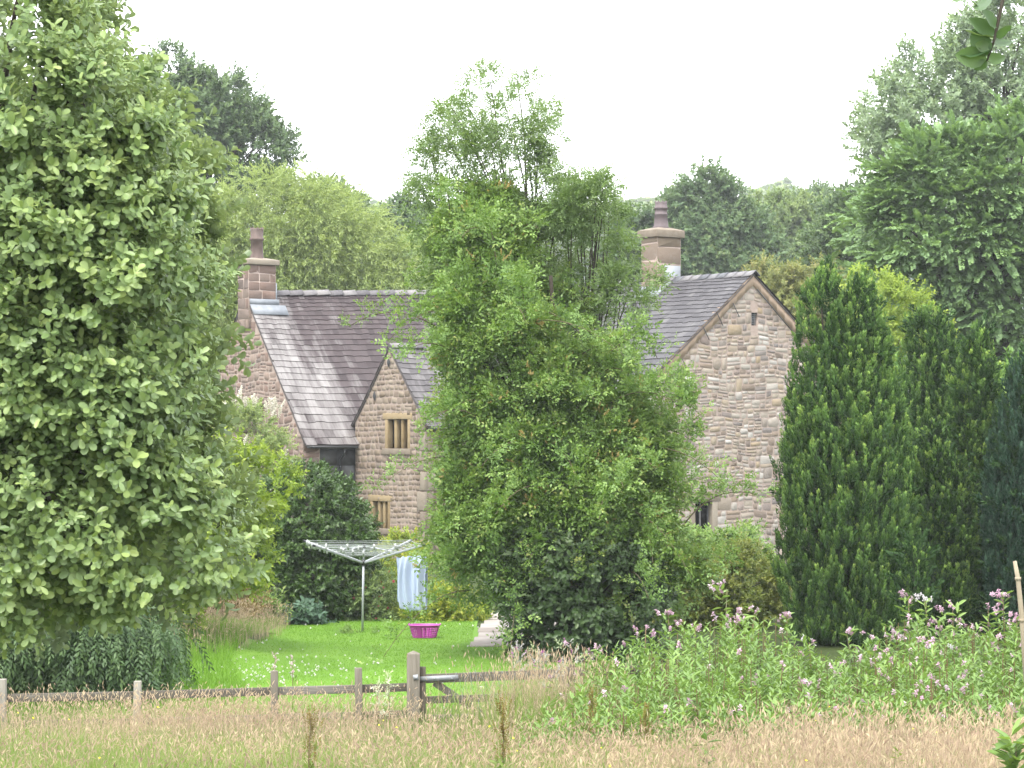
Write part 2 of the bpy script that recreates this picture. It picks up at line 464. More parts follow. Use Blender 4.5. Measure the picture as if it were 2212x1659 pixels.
def clumps(poly, Y, thick, n, r, front=.7, inner=.25, inset=.5, gap=0., lobe=2.6, bump=.75, rag=.16, void=.7):
    """clump centres on and in the volume swelling behind a traced outline; metres"""
    s = Y / F0
    P2 = np.array([((x - CX) * s, EYE + (HY - y) * s) for x, y in poly])
    for lev in range(3):       # ragged outline
        nx = np.roll(P2, -1, 0); d_ = nx - P2; ln = np.linalg.norm(d_, axis=1, keepdims=True)
        md = (P2 + nx) / 2 + np.stack([d_[:, 1], -d_[:, 0]], -1) / np.maximum(ln, 1e-6) * R.normal(0, 1, (len(P2), 1)) * np.minimum(ln * rag, r * 2.2)
        P2 = np.stack([P2, md], 1).reshape(-1, 2)
    lo, hi = P2.min(0), P2.max(0)
    g = R.uniform(lo, hi, (3000, 2)); g = g[inpoly(g, P2)]
    dmax = bdist(g, P2)[0].max()
    pts = np.zeros((0, 2))
    while len(pts) < n:
        c = R.uniform(lo, hi, (n * 4, 2)); c = c[inpoly(c, P2)]
        dd = bdist(c, P2)[0]
        c = c[dd > r * inset * R.uniform(.3, 1.3, len(c)) + .13 * r * lobe]
        if gap:
            q = np.sin(c[:, 0] * 2.1 / r * .35 + 1.3) * np.sin(c[:, 1] * 2.3 / r * .35 + c[:, 0] * .6 / r) + R.normal(0, .3, len(c))
            c = c[q > -1 + gap * 1.6]
        pts = np.concatenate([pts, c])
    pts = pts[:n]
    d, q = bdist(pts, P2)
    k = np.clip(d / dmax, 0, 1)
    prof = np.sqrt(np.clip(1 - (1 - k) ** 2, 0, 1))
    sg = np.where(R.random(n) < front, -1., 1.)
    ins = R.random(n) < inner
    dep = np.where(ins, R.uniform(-1, 1, n), sg * R.uniform(.82, 1.0, n)) * thick * prof
    out2 = nrm(q - pts) * (1 - k)[:, None]
    nor = np.stack([out2[:, 0], sg * prof, out2[:, 1]], -1)
    # boughs: rounded lobes with creases between them
    lr = r * lobe; nl = max(4, int(n * .09))
    lc = pts[R.choice(n, min(nl, n), replace=False)] + R.normal(0, r * .5, (min(nl, n), 2))
    dl = np.linalg.norm((pts[:, None] - lc) * [1, 1.25], axis=-1); j = dl.argmin(1); d1 = dl[np.arange(n), j] / lr
    b = np.sqrt(np.clip(1 - d1 ** 2, 0, 1)) - .45
    lv = np.sin(j * 12.9898) * .5
    pr2 = np.clip(prof * 1.6, 0, 1)
    dep = dep * .85 + np.where(ins, 0, sg) * (b + lv * .5) * lr * bump * pr2
    off = (pts - lc[j]) / lr * 1.1 * np.clip(d1, 0, 1.2)[:, None]
    nor = nrm(nor + np.stack([off[:, 0], 0 * d1, off[:, 1]], -1))
    pts = pts + out2 * ((b + .1) * lr * .45)[:, None]
    # the underside of each bough is bare, so that the dark inside shows
    dz = (pts - lc[j])[:, 1] / lr
    keep = ~((dz < -.15 - .35 * R.random(n)) & ~ins & (R.random(n) < void))
    pos = np.stack([pts[:, 0], Y + dep, pts[:, 1]], -1)
    return pos[keep], nor[keep]


def spray(pos, nor, r, per, temps, up=.35, out=.6, rnd=.35, scale=(.8, 1.2), squash=.8, hang=None, flat=.6, tonev=.35):
    n = len(pos); m = n * per
    c = np.repeat(pos, per, 0); no = np.repeat(nor, per, 0)
    sd = nrm(R.normal(0, 1, (m, 3)) + no * .7)
    rho = R.random(m) ** .5
    rr = np.repeat(r * R.uniform(.65, 1.3, n), per)
    off = sd * (rho * rr)[:, None]; off[:, 2] *= squash
    d = nrm(sd * rnd * 1.6 + no * out + UP * up + R.normal(0, .25, (m, 3)))
    if hang:
        d = nrm(sd * hang[0] + no * .35 - UP * hang[1] + R.normal(0, .2, (m, 3)))
    ups = UP * flat + no * .5 + R.normal(0, .35, (m, 3))
    # a few sprigs stick out beyond the rest
    st = R.random(m) < .09
    off = off * np.where(st, R.uniform(1.2, 2.1, m), 1)[:, None]
    tone = np.clip(np.repeat(R.uniform(0, 1, n), per) * tonev + R.uniform(0, 1, m) * (1 - tonev), 0, 1)
    return bake(temps, c + off, d, ups, R.uniform(*scale, m), tone)


def limbs(mb, base, top, r0, targets, k=14, bend=.25, rt=.012, taper=.35, hmin=.12):
    base = np.asarray(base, float); top = np.asarray(top, float)
    t = np.linspace(0, 1, 9)[:, None]
    side = np.array([R.choice([-1, 1]) * R.uniform(.03, .06), R.normal(0, .04), 0]) * np.linalg.norm(top - base)
    path = base + (top - base) * t + side * (np.sin(t * 3.1) + .3 * np.sin(t * 8))
    rad = np.linspace(r0, r0 * taper, 9); rad[0] *= 1.25
    mb.tube(path, rad, 10)
    if k and len(targets):
        idx = R.choice(len(targets), min(k, len(targets)), replace=False)
        for i in idx:
            T = targets[i]; h = np.clip((T[2] - base[2]) / max(top[2] - base[2], .1) * R.uniform(.35, .75), hmin, .98)
            j = h * 8; a = int(min(j, 7)); s = path[a] + (path[a + 1] - path[a]) * (j - a)
            mid = s + (T - s) * .5 + UP * np.linalg.norm(T - s) * bend * R.uniform(-.2, .8) + R.normal(0, .05, 3) * np.linalg.norm(T - s)
            u = np.linspace(0, 1, 7)[:, None]
            q = (1 - u) ** 2 * s + 2 * u * (1 - u) * mid + u * u * T
            rs = min(r0 * .4, rad[a] * .55)
            mb.tube(q, np.linspace(rs, rt, 7), 6)


def tree(name, label, cat, poly, Y, thick, r, n, per, temps, m, base_px=None, trunk=.2, k=14, group=None, top=None, base=None, barkm='bark', extra=None, crown='crown', base_Y=None, bend=.25, wood_name='trunk', dn=1.2, more=(), taper=.35, hmin=.12, boughs=(), **kw):
    ck = {q: kw.pop(q) for q in ('front', 'inner', 'inset', 'gap', 'lobe', 'bump', 'rag', 'void') if q in kw}
    n = int(n * dn); r = r * .68; per = max(3, round(per * .55)); ck['lobe'] = ck.get('lobe', 2.6) * 1.6
    if Y > 90: ck.setdefault('void', .3); n = int(n * 1.25)
    pos, nor = clumps(poly, Y, thick, n, r, **ck)
    for poly2, n2, th2, ck2 in more:
        p2, q2 = clumps(poly2, Y + ck2.pop('dY', 0), th2, int(n2 * dn), r, **{**ck, **ck2}); pos = np.concatenate([pos, p2]); nor = np.concatenate([nor, q2])
    if base is None:
        bx = at(base_px if base_px is not None else np.mean([p[0] for p in poly]), HY, base_Y or Y)
        base = np.array([bx[0], bx[1], float(gz(bx[0], bx[1]))])
    t = thing(name, label, cat, base, group)
    V, Fq, a, b = spray(pos, nor, r, per, temps, **kw)
    mk(crown, V, Fq, m, {'rnd': a, 'tone': b}, parent=t, loc=base)
    if trunk:
        mb = MB(); zt = pos[:, 2].max()
        c = pos.mean(0)
        tp = top if top is not None else np.array([c[0], c[1], base[2] + (zt - base[2]) * .82])
        limbs(mb, base - UP * .15, tp, trunk, pos, k, bend, rt=min(.012, trunk * .12), taper=taper, hmin=hmin)
        for bp, by, r0_, r1_ in boughs:
            q = np.array([at(x, y, by) for x, y in bp]); k_ = len(q); u = np.linspace(0, k_ - 1, 12)
            q = np.stack([np.interp(u, np.arange(k_), q[:, i]) for i in range(3)], -1); q[1:-1] = (q[:-2] + 2 * q[1:-1] + q[2:]) / 4
            mb.tube(q, np.linspace(r0_, r1_, 12), 8)
        mb.build(wood_name, M[barkm], t, base, smooth=True)
    return t, pos, nor


# foliage colours: real leaf albedos
M['f_beam'] = foliage('broad_leaf', [(.036, .062, .022), (.065, .104, .038), (.096, .142, .055), (.13, .178, .060), (.178, .222, .080)], .40, .42, .5, back=(.20, .24, .17), gain=1.92)
M['f_weep'] = foliage('dark_drooping_leaf', [(.018, .036, .016), (.030, .056, .022), (.045, .078, .028), (.075, .115, .036)], .2, .5, .3, gain=1.6)
M['f_bright'] = foliage('yellow_green_leaf', [(.055, .09, .020), (.095, .145, .026), (.14, .19, .032), (.185, .22, .040)], .42, .5, .3, gain=1.8)
M['f_white'] = foliage('light_shrub_leaf', [(.06, .09, .03), (.09, .13, .045), (.13, .17, .06), (.16, .17, .06)], .35, .5, .3)
M['f_panicle'] = foliage('cream_blossom', [(.55, .52, .44), (.66, .64, .56)], .3, .8, .1, (1, 1, .95), gain=1)
M['f_bay'] = foliage('dark_glossy_leaf', [(.016, .034, .011), (.027, .054, .014), (.040, .076, .018), (.064, .105, .024)], .2, .4, .5, gain=1.65)
M['f_brown'] = foliage('brown_leaf', [(.05, .035, .02), (.09, .065, .03), (.13, .10, .04), (.05, .06, .025)], .2, .6, .2)
M['f_ash'] = foliage('ash_leaflet', [(.042, .074, .026), (.066, .108, .038), (.09, .138, .048), (.125, .172, .06)], .38, .45, .35)
M['f_rose'] = foliage('rose_leaflet', [(.030, .060, .018), (.054, .098, .027), (.08, .134, .036), (.108, .16, .042), (.16, .15, .06)], .36, .45, .4, gain=2.0)
M['f_ivy'] = foliage('dark_broad_leaf', [(.018, .036, .014), (.030, .056, .019), (.044, .078, .026), (.08, .115, .044)], .22, .42, .42, gain=1.15)
M['f_olive'] = foliage('olive_shrub_leaf', [(.035, .055, .014), (.065, .09, .02), (.10, .12, .026), (.15, .145, .034)], .32, .48, .3)
M['f_cyp'] = foliage('cypress_spray', [(.008, .019, .007), (.020, .045, .012), (.058, .105, .024), (.15, .20, .044)], .18, .6, .2, gain=2.5)
M['f_cyp2'] = foliage('blue_cypress_spray', [(.010, .026, .016), (.018, .042, .026), (.028, .060, .036), (.045, .085, .05)], .15, .6, .2, gain=1.6)
M['f_oak'] = foliage('oak_leaf', [(.020, .036, .018), (.032, .055, .026), (.046, .074, .028), (.064, .094, .034)], .25, .5, .3, gain=2.2)
M['f_willow'] = foliage('willow_leaf', [(.085, .125, .05), (.125, .17, .065), (.165, .21, .08), (.20, .24, .10)], .4, .5, .3, gain=1.85)
M['f_syc'] = foliage('sycamore_leaf', [(.031, .056, .026), (.049, .082, .037), (.069, .112, .044), (.096, .146, .052)], .3, .45, .35, gain=2.6)
M['f_tall'] = foliage('grey_green_leaf', [(.05, .08, .045), (.075, .11, .06), (.10, .14, .078), (.14, .18, .10)], .32, .45, .4, gain=2.1)
M['f_far'] = foliage('woodland_leaf', [(.028, .052, .026), (.042, .072, .034), (.058, .092, .040), (.085, .105, .045)], .28, .55, .25, gain=2.0)
M['f_farl'] = foliage('light_woodland_leaf', [(.05, .085, .035), (.075, .115, .045), (.10, .14, .05), (.12, .155, .06)], .3, .55, .25)
M['f_bram'] = foliage('bramble_leaf', [(.06, .08, .026), (.09, .11, .036), (.12, .13, .045), (.15, .13, .06)], .3, .55, .25)
M['f_bals'] = foliage('balsam_leaf', [(.055, .10, .030), (.085, .145, .042), (.115, .185, .052), (.155, .225, .065)], .36, .45, .3, gain=1.45)
M['f_herb'] = foliage('border_leaf', [(.07, .11, .02), (.11, .16, .026), (.17, .20, .03), (.22, .21, .036)], .38, .5, .3)
M['f_host'] = foliage('blue_green_leaf', [(.03, .06, .04), (.05, .09, .055)], .2, .5, .3)
M['f_pinkfl'] = foliage('pink_petal', [(.50, .28, .40), (.60, .38, .49), (.68, .50, .58), (.72, .62, .67)], .35, .7, .15, (1, 1, 1), gain=.8)
M['f_whitefl'] = foliage('white_petal', [(.66, .60, .64), (.78, .76, .76)], .35, .7, .15, (1, 1, 1), gain=.8)
M['f_redfl'] = foliage('crimson_petal', [(.40, .05, .10), (.50, .09, .16)], .3, .7, .15, (1, 1, 1), gain=.8)
M['f_purp'] = foliage('purple_petal', [(.36, .12, .30), (.46, .2, .4)], .3, .7, .15, (1, 1, 1), gain=.8)
M['f_fluff'] = foliage('thistle_down', [(.58, .56, .52), (.72, .70, .66)], .4, .9, .1, (1, 1, 1), gain=.7)
M['f_grey'] = foliage('grey_felt_leaf', [(.20, .22, .17), (.30, .32, .26), (.38, .39, .32)], .25, .8, .1)
M['f_thist'] = foliage('thistle_leaf', [(.10, .13, .08), (.15, .18, .11), (.2, .23, .15)], .25, .7, .2)
M['f_green'] = foliage('grass_blade', [(.075, .125, .03), (.11, .17, .042), (.15, .205, .06), (.20, .235, .085)], .4, .55, .25, gain=1.3)
M['f_straw'] = foliage('straw_seedhead', [(.30, .22, .16), (.43, .325, .24), (.52, .42, .285), (.60, .525, .37)], .4, .8, .1, (1, 1, .9), gain=.93)
M['f_lawn'] = foliage('lawn_blade', [(.10, .21, .022), (.125, .255, .027), (.15, .295, .034), (.19, .33, .05)], .4, .55, .2, gain=.88)
M['f_dock'] = foliage('dock_seed', [(.12, .13, .03), (.18, .17, .04), (.22, .15, .06), (.24, .24, .06)], .25, .7, .15, gain=1.0)
M['f_alder'] = foliage('round_leaf', [(.035, .07, .028), (.05, .09, .034), (.065, .11, .04)], .4, .4, .4, back=(.12, .17, .09), gain=1.6)

# --------------------------------------------------------------- camera, light, air
cam = bpy.data.cameras.new('camera'); co = bpy.data.objects.new('camera', cam); COL.objects.link(co)
co.location = (0, 0, EYE); co.rotation_euler = (math.pi / 2, 0, 0)
cam.sensor_width = 36; cam.lens = F0 / 2212 * 36; cam.shift_y = (HY - 829.5) / 2212
cam.clip_start = .3; cam.clip_end = 6000
SC.camera = co
SUN_EL, SUN_AZ = math.radians(64), math.radians(205)     # azimuth clockwise from +Y
S = Vector((math.sin(SUN_AZ) * math.cos(SUN_EL), math.cos(SUN_AZ) * math.cos(SUN_EL), math.sin(SUN_EL)))
sl = bpy.data.lights.new('sun', 'SUN'); so = bpy.data.objects.new('sun', sl); COL.objects.link(so)
sl.energy = 1.1; sl.angle = math.radians(14); sl.color = (1, .965, .90)
so.rotation_euler = S.to_track_quat('Z', 'Y').to_euler(); so.location = (0, 0, 60)
W = bpy.data.worlds.new('World'); SC.world = W; W.use_nodes = True
nt = W.node_tree; nt.nodes.clear()
wo = nt.nodes.new('ShaderNodeOutputWorld'); bg = nt.nodes.new('ShaderNodeBackground')
sky = nt.nodes.new('ShaderNodeTexSky'); sky.sky_type = 'NISHITA'; sky.sun_disc = False
sky.sun_elevation = SUN_EL; sky.sun_rotation = SUN_AZ; sky.dust_density = 4; sky.air_density = 1.2
cl = nt.nodes.new('ShaderNodeRGB'); cl.outputs[0].default_value = (9.6, 9.75, 10.0, 1)   # even high cloud
nt.links.new(mixc(nt, .82, sky.outputs[0], cl.outputs[0]), bg.inputs[0])
bg.inputs[1].default_value = .10
nt.links.new(bg.outputs[0], wo.inputs[0])
SC.view_settings.view_transform = 'Standard'; SC.view_settings.look = 'None'
SC.view_settings.exposure = 2.2; SC.view_settings.gamma = 1
cy = SC.cycles
cy.max_bounces = 8; cy.diffuse_bounces = 4; cy.glossy_bounces = 2; cy.transmission_bounces = 4; cy.transparent_max_bounces = 4; cy.volume_bounces = 0
cy.use_adaptive_sampling = True; cy.adaptive_threshold = .008; cy.use_denoising = True
cy.caustics_reflective = False; cy.caustics_refractive = False

hz = MB(); hz.box((-1100, -60, -3), (2200, 0, 0), (0, 1080, 0), (0, 0, 130))
m, nt, out = mat('haze_air')
pv = N(nt, 'ShaderNodeVolumePrincipled', i_Density=.00028, i_Anisotropy=.2)
pv.inputs['Color'].default_value = (.93, .965, 1, 1)
nt.links.new(pv.outputs[0], out.inputs['Volume'])
tag(hz.build('haze', m), kind='stuff')

# --------------------------------------------------------------- ground
def grid(xs, ys, zf):
    X, Y_ = np.meshgrid(xs, ys); Z = zf(X, Y_)
    V = np.stack([X, Y_, Z], -1).reshape(-1, 3); w = len(xs)
    i = (np.arange(len(ys) - 1)[:, None] * w + np.arange(w - 1)[None]).ravel()
    return V, np.stack([i, i + 1, i + w + 1, i + w], -1)

M['soil'] = rough('rough_grass_ground', [(.055, .085, .024), (.09, .12, .035), (.16, .15, .07)], 1.2, .95, .1, .5)
xs = np.concatenate([np.linspace(-1000, -40, 14), np.arange(-20, 20.1, .5), np.linspace(40, 1000, 14)])
ys = np.concatenate([np.linspace(-50, -2, 6), np.arange(0, 62, .5), np.linspace(70, 1010, 20)])
V, Fq = grid(xs, ys, gz)
tag(mk('ground', V, Fq, M['soil'], smooth=True), kind='structure')

# lawn sheet, cut to the mown shape
LAWN = [(300, 1560), (392, 1470), (430, 1440), (520, 1425), (580, 1390), (600, 1345), (700, 1338), (900, 1338), (1030, 1338), (1062, 1385), (1105, 1398), (1300, 1420), (1400, 1570)]
def ground_px(px, py):
    Y = F0 * EYE / (py - HY); return ((px - CX) / F0 * Y, Y)
LG = np.array([ground_px(*p) for p in LAWN]); LG[0] = (-6.2, 37.2); LG[-1] = (3.2, 37.2)
V, Fq = grid(np.arange(-8, 6, .25), np.arange(37, 59, .25), lambda x, y: gz(x, y) + .02)
cen = V[Fq].mean(1)[:, :2]
m, nt, out = mat('mown_lawn')
tc = N(nt, 'ShaderNodeTexCoord'); n1 = N(nt, 'ShaderNodeTexNoise', i_Scale=.5, i_Detail=6, i_Roughness=.7)
nt.links.new(tc.outputs['Object'], n1.inputs['Vector'])
c = ramp(nt, [(.068, .135, .018), (.09, .178, .022), (.118, .21, .030)], n1.outputs[0], [.3, .5, .7]).outputs[0]
p = N(nt, 'ShaderNodeBsdfPrincipled', i_Roughness=.9); nt.links.new(c, p.inputs['Base Color']); p.inputs['Specular IOR Level'].default_value = .1
nt.links.new(p.outputs[0], out.inputs[0]); M['lawn'] = m
tag(mk('lawn', V, Fq[inpoly(cen, LG)], M['lawn'], smooth=True), kind='structure')


def blades(xy, h, w, temps_n, m, name, tone=None, lean=.3, loc=None):
    """grass blades / stalks standing on the ground"""
    n = len(xy); z = gz(xy[:, 0], xy[:, 1])
    th = R.uniform(0, 6.28, n); s = np.stack([np.cos(th), np.sin(th), 0 * th], -1)
    lx = np.stack([R.normal(.15, 1, n), R.normal(0, 1, n), 0 * th], -1) * (lean * h)[:, None]
    b = np.stack([xy[:, 0], xy[:, 1], z - .01], -1)
    mid = b + lx * .3 + UP * (h * .55)[:, None]; tip = b + lx + UP * h[:, None]
    ww = s * w[:, None]
    V = np.stack([b - ww, b + ww, mid + ww * .75, mid - ww * .75, tip], 1).reshape(-1, 3)
    i = (np.arange(n) * 5)[:, None]
    return V, i + np.array([[0, 1, 2, 3]]), i + np.array([[3, 2, 4]]), tip, lx


def scatter(poly_xy, n):
    lo, hi = poly_xy.min(0), poly_xy.max(0); o = np.zeros((0, 2))
    while len(o) < n:
        c = R.uniform(lo, hi, (n * 2, 2)); o = np.concatenate([o, c[inpoly(c, poly_xy)]])
    return o[:n]


xy = scatter(LG, 100000); xy = xy[~((xy[:, 0] > -.8) & (xy[:, 1] > 51.2))]; n = len(xy)
nz = .5 + .5 * np.sin(xy[:, 0] * 1.3) * np.sin(xy[:, 1] * .9 + 1)
V, q, t3, _, _ = blades(xy, R.uniform(.015, .05, n), np.full(n, .004), 0, None, '', lean=.6)
V[:, 2] += .02
a = R.random(n); tag(mk('lawn_grass', V, [q, t3], M['f_lawn'], {'rnd': np.tile(a, 2), 'tone': np.tile(nz, 2)}), 'short bright green mown grass of the garden lawn', 'grass', kind='stuff')
# clover heads
tp = [sp_spiral(7, .008, .022, .014, 100, 20) for _ in range(3)]
c = np.concatenate([scatter(LG, 70), np.stack([R.normal(-4.0, 1.0, 170), R.normal(45.5, 1.6, 170)], -1)]); c = c[inpoly(c, LG)]
pos = np.stack([c[:, 0], c[:, 1], gz(c[:, 0], c[:, 1]) + .05], -1); n = len(pos)
V, Fq, a, b = bake(tp, pos, np.tile(UP, (n, 1)), R.normal(0, 1, (n, 3)), R.uniform(.8, 1.5, n), R.random(n))
tag(mk('clover_flowers', V, Fq, M['f_whitefl'], {'rnd': a, 'tone': b}), 'scattered white clover heads on the lawn', 'clover', kind='stuff')

# stone path running off behind the rose
mb = MB()
for j in range(9):
    y = 51.0 + j * 1.25
    for i in range(3):
        x = -.75 + i * .95 + (y - 51) * .02 + R.normal(0, .05)
        mb.box((x + R.uniform(.01, .03), y + R.uniform(.01, .03), -.04), (R.uniform(.86, .93), 0, 0), (0, R.uniform(1.14, 1.21), 0), (0, 0, .072 + R.normal(0, .005)))
tag(mb.build('path', M['paving'], bevel=.012), kind='structure')

# --------------------------------------------------------------- the stone house
D = np.array([.8, .6, 0]); NN = np.array([-.6, .8, 0])
A0 = np.array([-6.62, 84.0, 0])           # near corner of the left range
G0 = np.array([3.76, 80.0, 0])            # near corner of the right range
house = thing('stone_farmhouse', 'old stone farmhouse with slate roofs, two chimneys and gabled wings behind the trees', 'house', A0)
HL = tuple(A0)


def stones(mb, o, u, nor, poly, rows, wid, holes=(), rnd_=1., gapm=.022, proud=.03, wavy=.02, rubble=False, quoin=(0, 0), mi=1, qmi=1, split=.15, zmin=None):
    """coursed rubble filling a polygon (u along the wall, z up)"""
    P2 = [tuple(p) for p in poly]
    def span(z):
        xs_ = []
        for i in range(len(P2)):
            (x1, z1), (x2, z2) = P2[i], P2[(i + 1) % len(P2)]
            if (z1 > z) != (z2 > z): xs_.append(x1 + (z - z1) / (z2 - z1) * (x2 - x1))
        return (min(xs_), max(xs_)) if len(xs_) >= 2 else None
    zb = min(p[1] for p in P2) if zmin is None else zmin; zt = max(p[1] for p in P2)
    ph = R.uniform(0, 6, 3)
    def wz(x, z): return z + wavy * (math.sin(x * 2.1 + ph[0] + z) + .6 * math.sin(x * 4.7 + ph[1] + 2 * z))
    def stone(a, b, c, d, m_):
        g = gapm * R.uniform(.7, 1.4) / 2
        a, b, c, d = a + g, b - g, c + g * .8, d - g * .8
        if b - a < .04 or d - c < .03: return
        w, h = b - a, d - c; k = min(w, h) * R.uniform(.10, .26) * rnd_
        j = lambda: R.normal(0, min(w, h) * .05)
        pts = [(a + k + j(), c + j()), (b - k + j(), c + j()), (b + j() * .5, c + k + j()), (b + j() * .5, d - k + j()), (b - k + j(), d + j()), (a + k + j(), d + j()), (a + j() * .5, d - k + j()), (a + j() * .5, c + k + j())]
        cx, cz = (a + b) / 2, (c + d) / 2; dp = proud * R.uniform(.45, 1.2); ins = min(.016, .12 * h)
        v = []
        for x, z in pts: v.append(o + u * x + UP * wz(x, z) + nor * .001)
        for x, z in pts:
            v.append(o + u * (x + (cx - x) * ins / max(w / 2, .01)) + UP * wz(x, z + (cz - z) * ins / max(h / 2, .01)) + nor * (dp + R.normal(0, .005)))
        f = [tuple(range(8, 16))] + [(i, (i + 1) % 8, 8 + (i + 1) % 8, 8 + i) for i in range(8)]
        mb.add(v, f, m_)
    z = zb; row = 0
    while z < zt - .06:
        h = R.uniform(*rows); z1 = min(z + h, zt)
        s0, s1 = span(z + .01), span(z1 - .01)
        if not s0 or not s1: break
        lo, hi = max(s0[0], s1[0]), min(s0[1], s1[1])
        z0 = z; z = z1; row += 1
        ql, qh = lo, hi
        iv = [(lo, hi)]
        for (h0, h1, hz0, hz1) in holes:
            if hz0 < z1 and hz1 > z0:
                nv = []
                for a, b in iv:
                    if h0 > a: nv.append((a, min(b, h0)))
                    if h1 < b: nv.append((max(a, h1), b))
                iv = [q for q in nv if q[1] > q[0] + .05]
        for a, b in iv:
            x = a
            while x < b - .03:
                w = R.uniform(*wid) * (1.15 if h > (rows[0] + rows[1]) / 2 else .9)
                if b - (x + w) < wid[0] * .6: w = b - x
                if rubble:       # no true courses: one, two or three stones to a band, some halved
                    q = R.random(); cuts = [0, 1] if q < .16 else ([0, R.uniform(.32, .68), 1] if q < .72 else [0, R.uniform(.24, .38), R.uniform(.58, .74), 1])
                    for c0, c1 in zip(cuts[:-1], cuts[1:]):
                        za, zb_ = z0 + h * c0 + (R.normal(0, .012) if c0 else 0), z0 + h * c1
                        if w > .34 and R.random() < .55 - .3 * (c1 - c0 > .6):
                            xm = x + w * R.uniform(.35, .65); stone(x, xm, za, zb_, mi); stone(xm, x + w, za, zb_, mi)
                        else: stone(x + R.normal(0, .01), x + w + R.normal(0, .01), za, zb_, mi)
                elif R.random() < split and h > .16:
                    zm = z0 + h * R.uniform(.35, .65)
                    stone(x, x + w, z0, zm, mi); stone(x, x + w, zm, z1, mi)
                else:
                    stone(x, x + w, z0, z1, mi)
                x += w


def wall(o, u, nor, poly, holes, rows, wid, smat, parent, mort='mortar', reveal=.22, extra=None, label=None, **kw):
    """a wall with real openings: mortar face, reveals, and every stone raised from it"""
    mb = MB()
    loops = [[Vector((x, z, 0)) for x, z in poly]] + [[Vector((a, c, 0)), Vector((a, d, 0)), Vector((b, d, 0)), Vector((b, c, 0))] for a, b, c, d in holes]
    flat = [p for l in loops for p in l]
    tri = tessellate_polygon(loops)
    v = [o + u * p[0] + UP * p[1] for p in flat]
    mb.add(v, [tuple(t) for t in tri], 0, .5)
    inn = -nor * .45
    n = len(poly)
    v = [o + u * x + UP * z for x, z in poly] + [o + u * x + UP * z + inn for x, z in poly]
    mb.add(v, [(i, (i + 1) % n, n + (i + 1) % n, n + i) for i in range(n)] + [tuple(range(n, 2 * n))], 0, .5)
    for a, b, c, d in holes:
        q = [(a, c), (b, c), (b, d), (a, d)]
        v = [o + u * x + UP * z for x, z in q] + [o + u * x + UP * z - nor * reveal for x, z in q]
        mb.add(v, [(i, (i + 1) % 4, 4 + (i + 1) % 4, 4 + i) for i in range(4)], 0, .3)
    stones(mb, o, u, nor, poly, rows, wid, holes, **kw)
    if extra: extra(mb)
    w = mb.build('wall', [M[mort], M[smat], M['gsand']], parent, HL)
    if label: w['label'] = label
    return w


def slates(RL, RR, EL, ER, n, et, eb, wt, wb, sag, m, thick=.019, seed=0, over=.04):
    RL, RR, EL, ER = [np.asarray(p, float) for p in (RL, RR, EL, ER)]
    nor = nrm(np.cross(RR - RL, EL - RL)); nor = nor if nor[2] > 0 else -nor
    L = np.linalg.norm(RR - RL); S_ = np.linalg.norm(EL - RL)
    def pt(u, v, h=0.):
        return RL + (RR - RL) * u + (EL - RL) * v * (1 - u) + (ER - RR) * v * u + nor * (h - sag * min(1, max(0, u * L / 1.5 - .1)) * 4 * v * (1 - v) - .02 * min(1, u * L) * math.sin(u * 7 + v * 3))
    e = np.linspace(et, eb, n); vb = np.concatenate([[0], np.cumsum(e) / e.sum()])
    V = []; Fq = []; uv = []; rr = []
    def quad(ps, us, r):
        k = len(V); V.extend(ps); Fq.append((k, k + 1, k + 2, k + 3)); uv.extend(us); rr.append(r)
    for i in range(n):
        v0, v1 = vb[i], vb[i + 1]; vt = max(v0 - (v1 - v0) * .8, -.005)
        w = (wt + (wb - wt) * i / (n - 1)) / L
        u = -R.random() * w
        while u < 1:
            ww = w * R.uniform(.75, 1.3); a = max(u, -.002) + .003 / L; b = min(u + ww, 1.002) - .003 / L; u += ww
            if b - a < .2 * w: continue
            r = R.random(); j = R.normal(0, .012) / S_; k = R.normal(0, .009) / S_; hb = thick * 2 + abs(R.normal(0, .004)); s = .012 * R.random() / L
            va, vb_ = v1 + j + k, v1 + j - k
            quad([pt(a, vt, .004), pt(b, vt, .004), pt(b - s, vb_, hb), pt(a, va, hb)], [(x * L + seed, y * S_) for x, y in ((a, vt), (b, vt), (b, v1), (a, v1))], r)
            quad([pt(a, va, hb), pt(b - s, vb_, hb), pt(b - s, vb_, hb - thick), pt(a, va, hb - thick)], [(x * L + seed, y * S_) for x, y in ((a, v1), (b, v1), (b, v1), (a, v1))], r * .4)
    # underlay with an edge, in strips so that it sags too
    k = len(V); ns = 10
    us_ = np.concatenate([[-.001], np.arange(1, 24) / 24., [1.001]]); nu = len(us_)
    for i in range(ns + 1):
        for u in us_:
            V.append(pt(u, i / ns, -.03)); V.append(pt(u, i / ns, -.06))
    F2 = []
    for i in range(ns):
        for j in range(nu - 1):
            b = k + (i * nu + j) * 2; c_ = b + nu * 2
            F2 += [(b, b + 2, c_ + 2, c_), (b + 1, c_ + 1, c_ + 3, b + 3)]
        b = k + i * nu * 2; c_ = b + nu * 2; e_ = b + (nu - 1) * 2; g_ = e_ + nu * 2
        F2 += [(b, c_, c_ + 1, b + 1), (e_, e_ + 1, g_ + 1, g_)]
    for j in range(nu - 1):
        b = k + (ns * nu + j) * 2; F2.append((b, b + 2, b + 3, b + 1))
    uv += [(0, 0)] * (len(F2) * 4)
    o = mk('roof', np.array(V), np.array(Fq + F2), [m, M['deck']], {'rnd': rr + [.3] * len(F2)}, [0] * len(Fq) + [1] * len(F2), uv, house, HL)
    return o, pt, nor


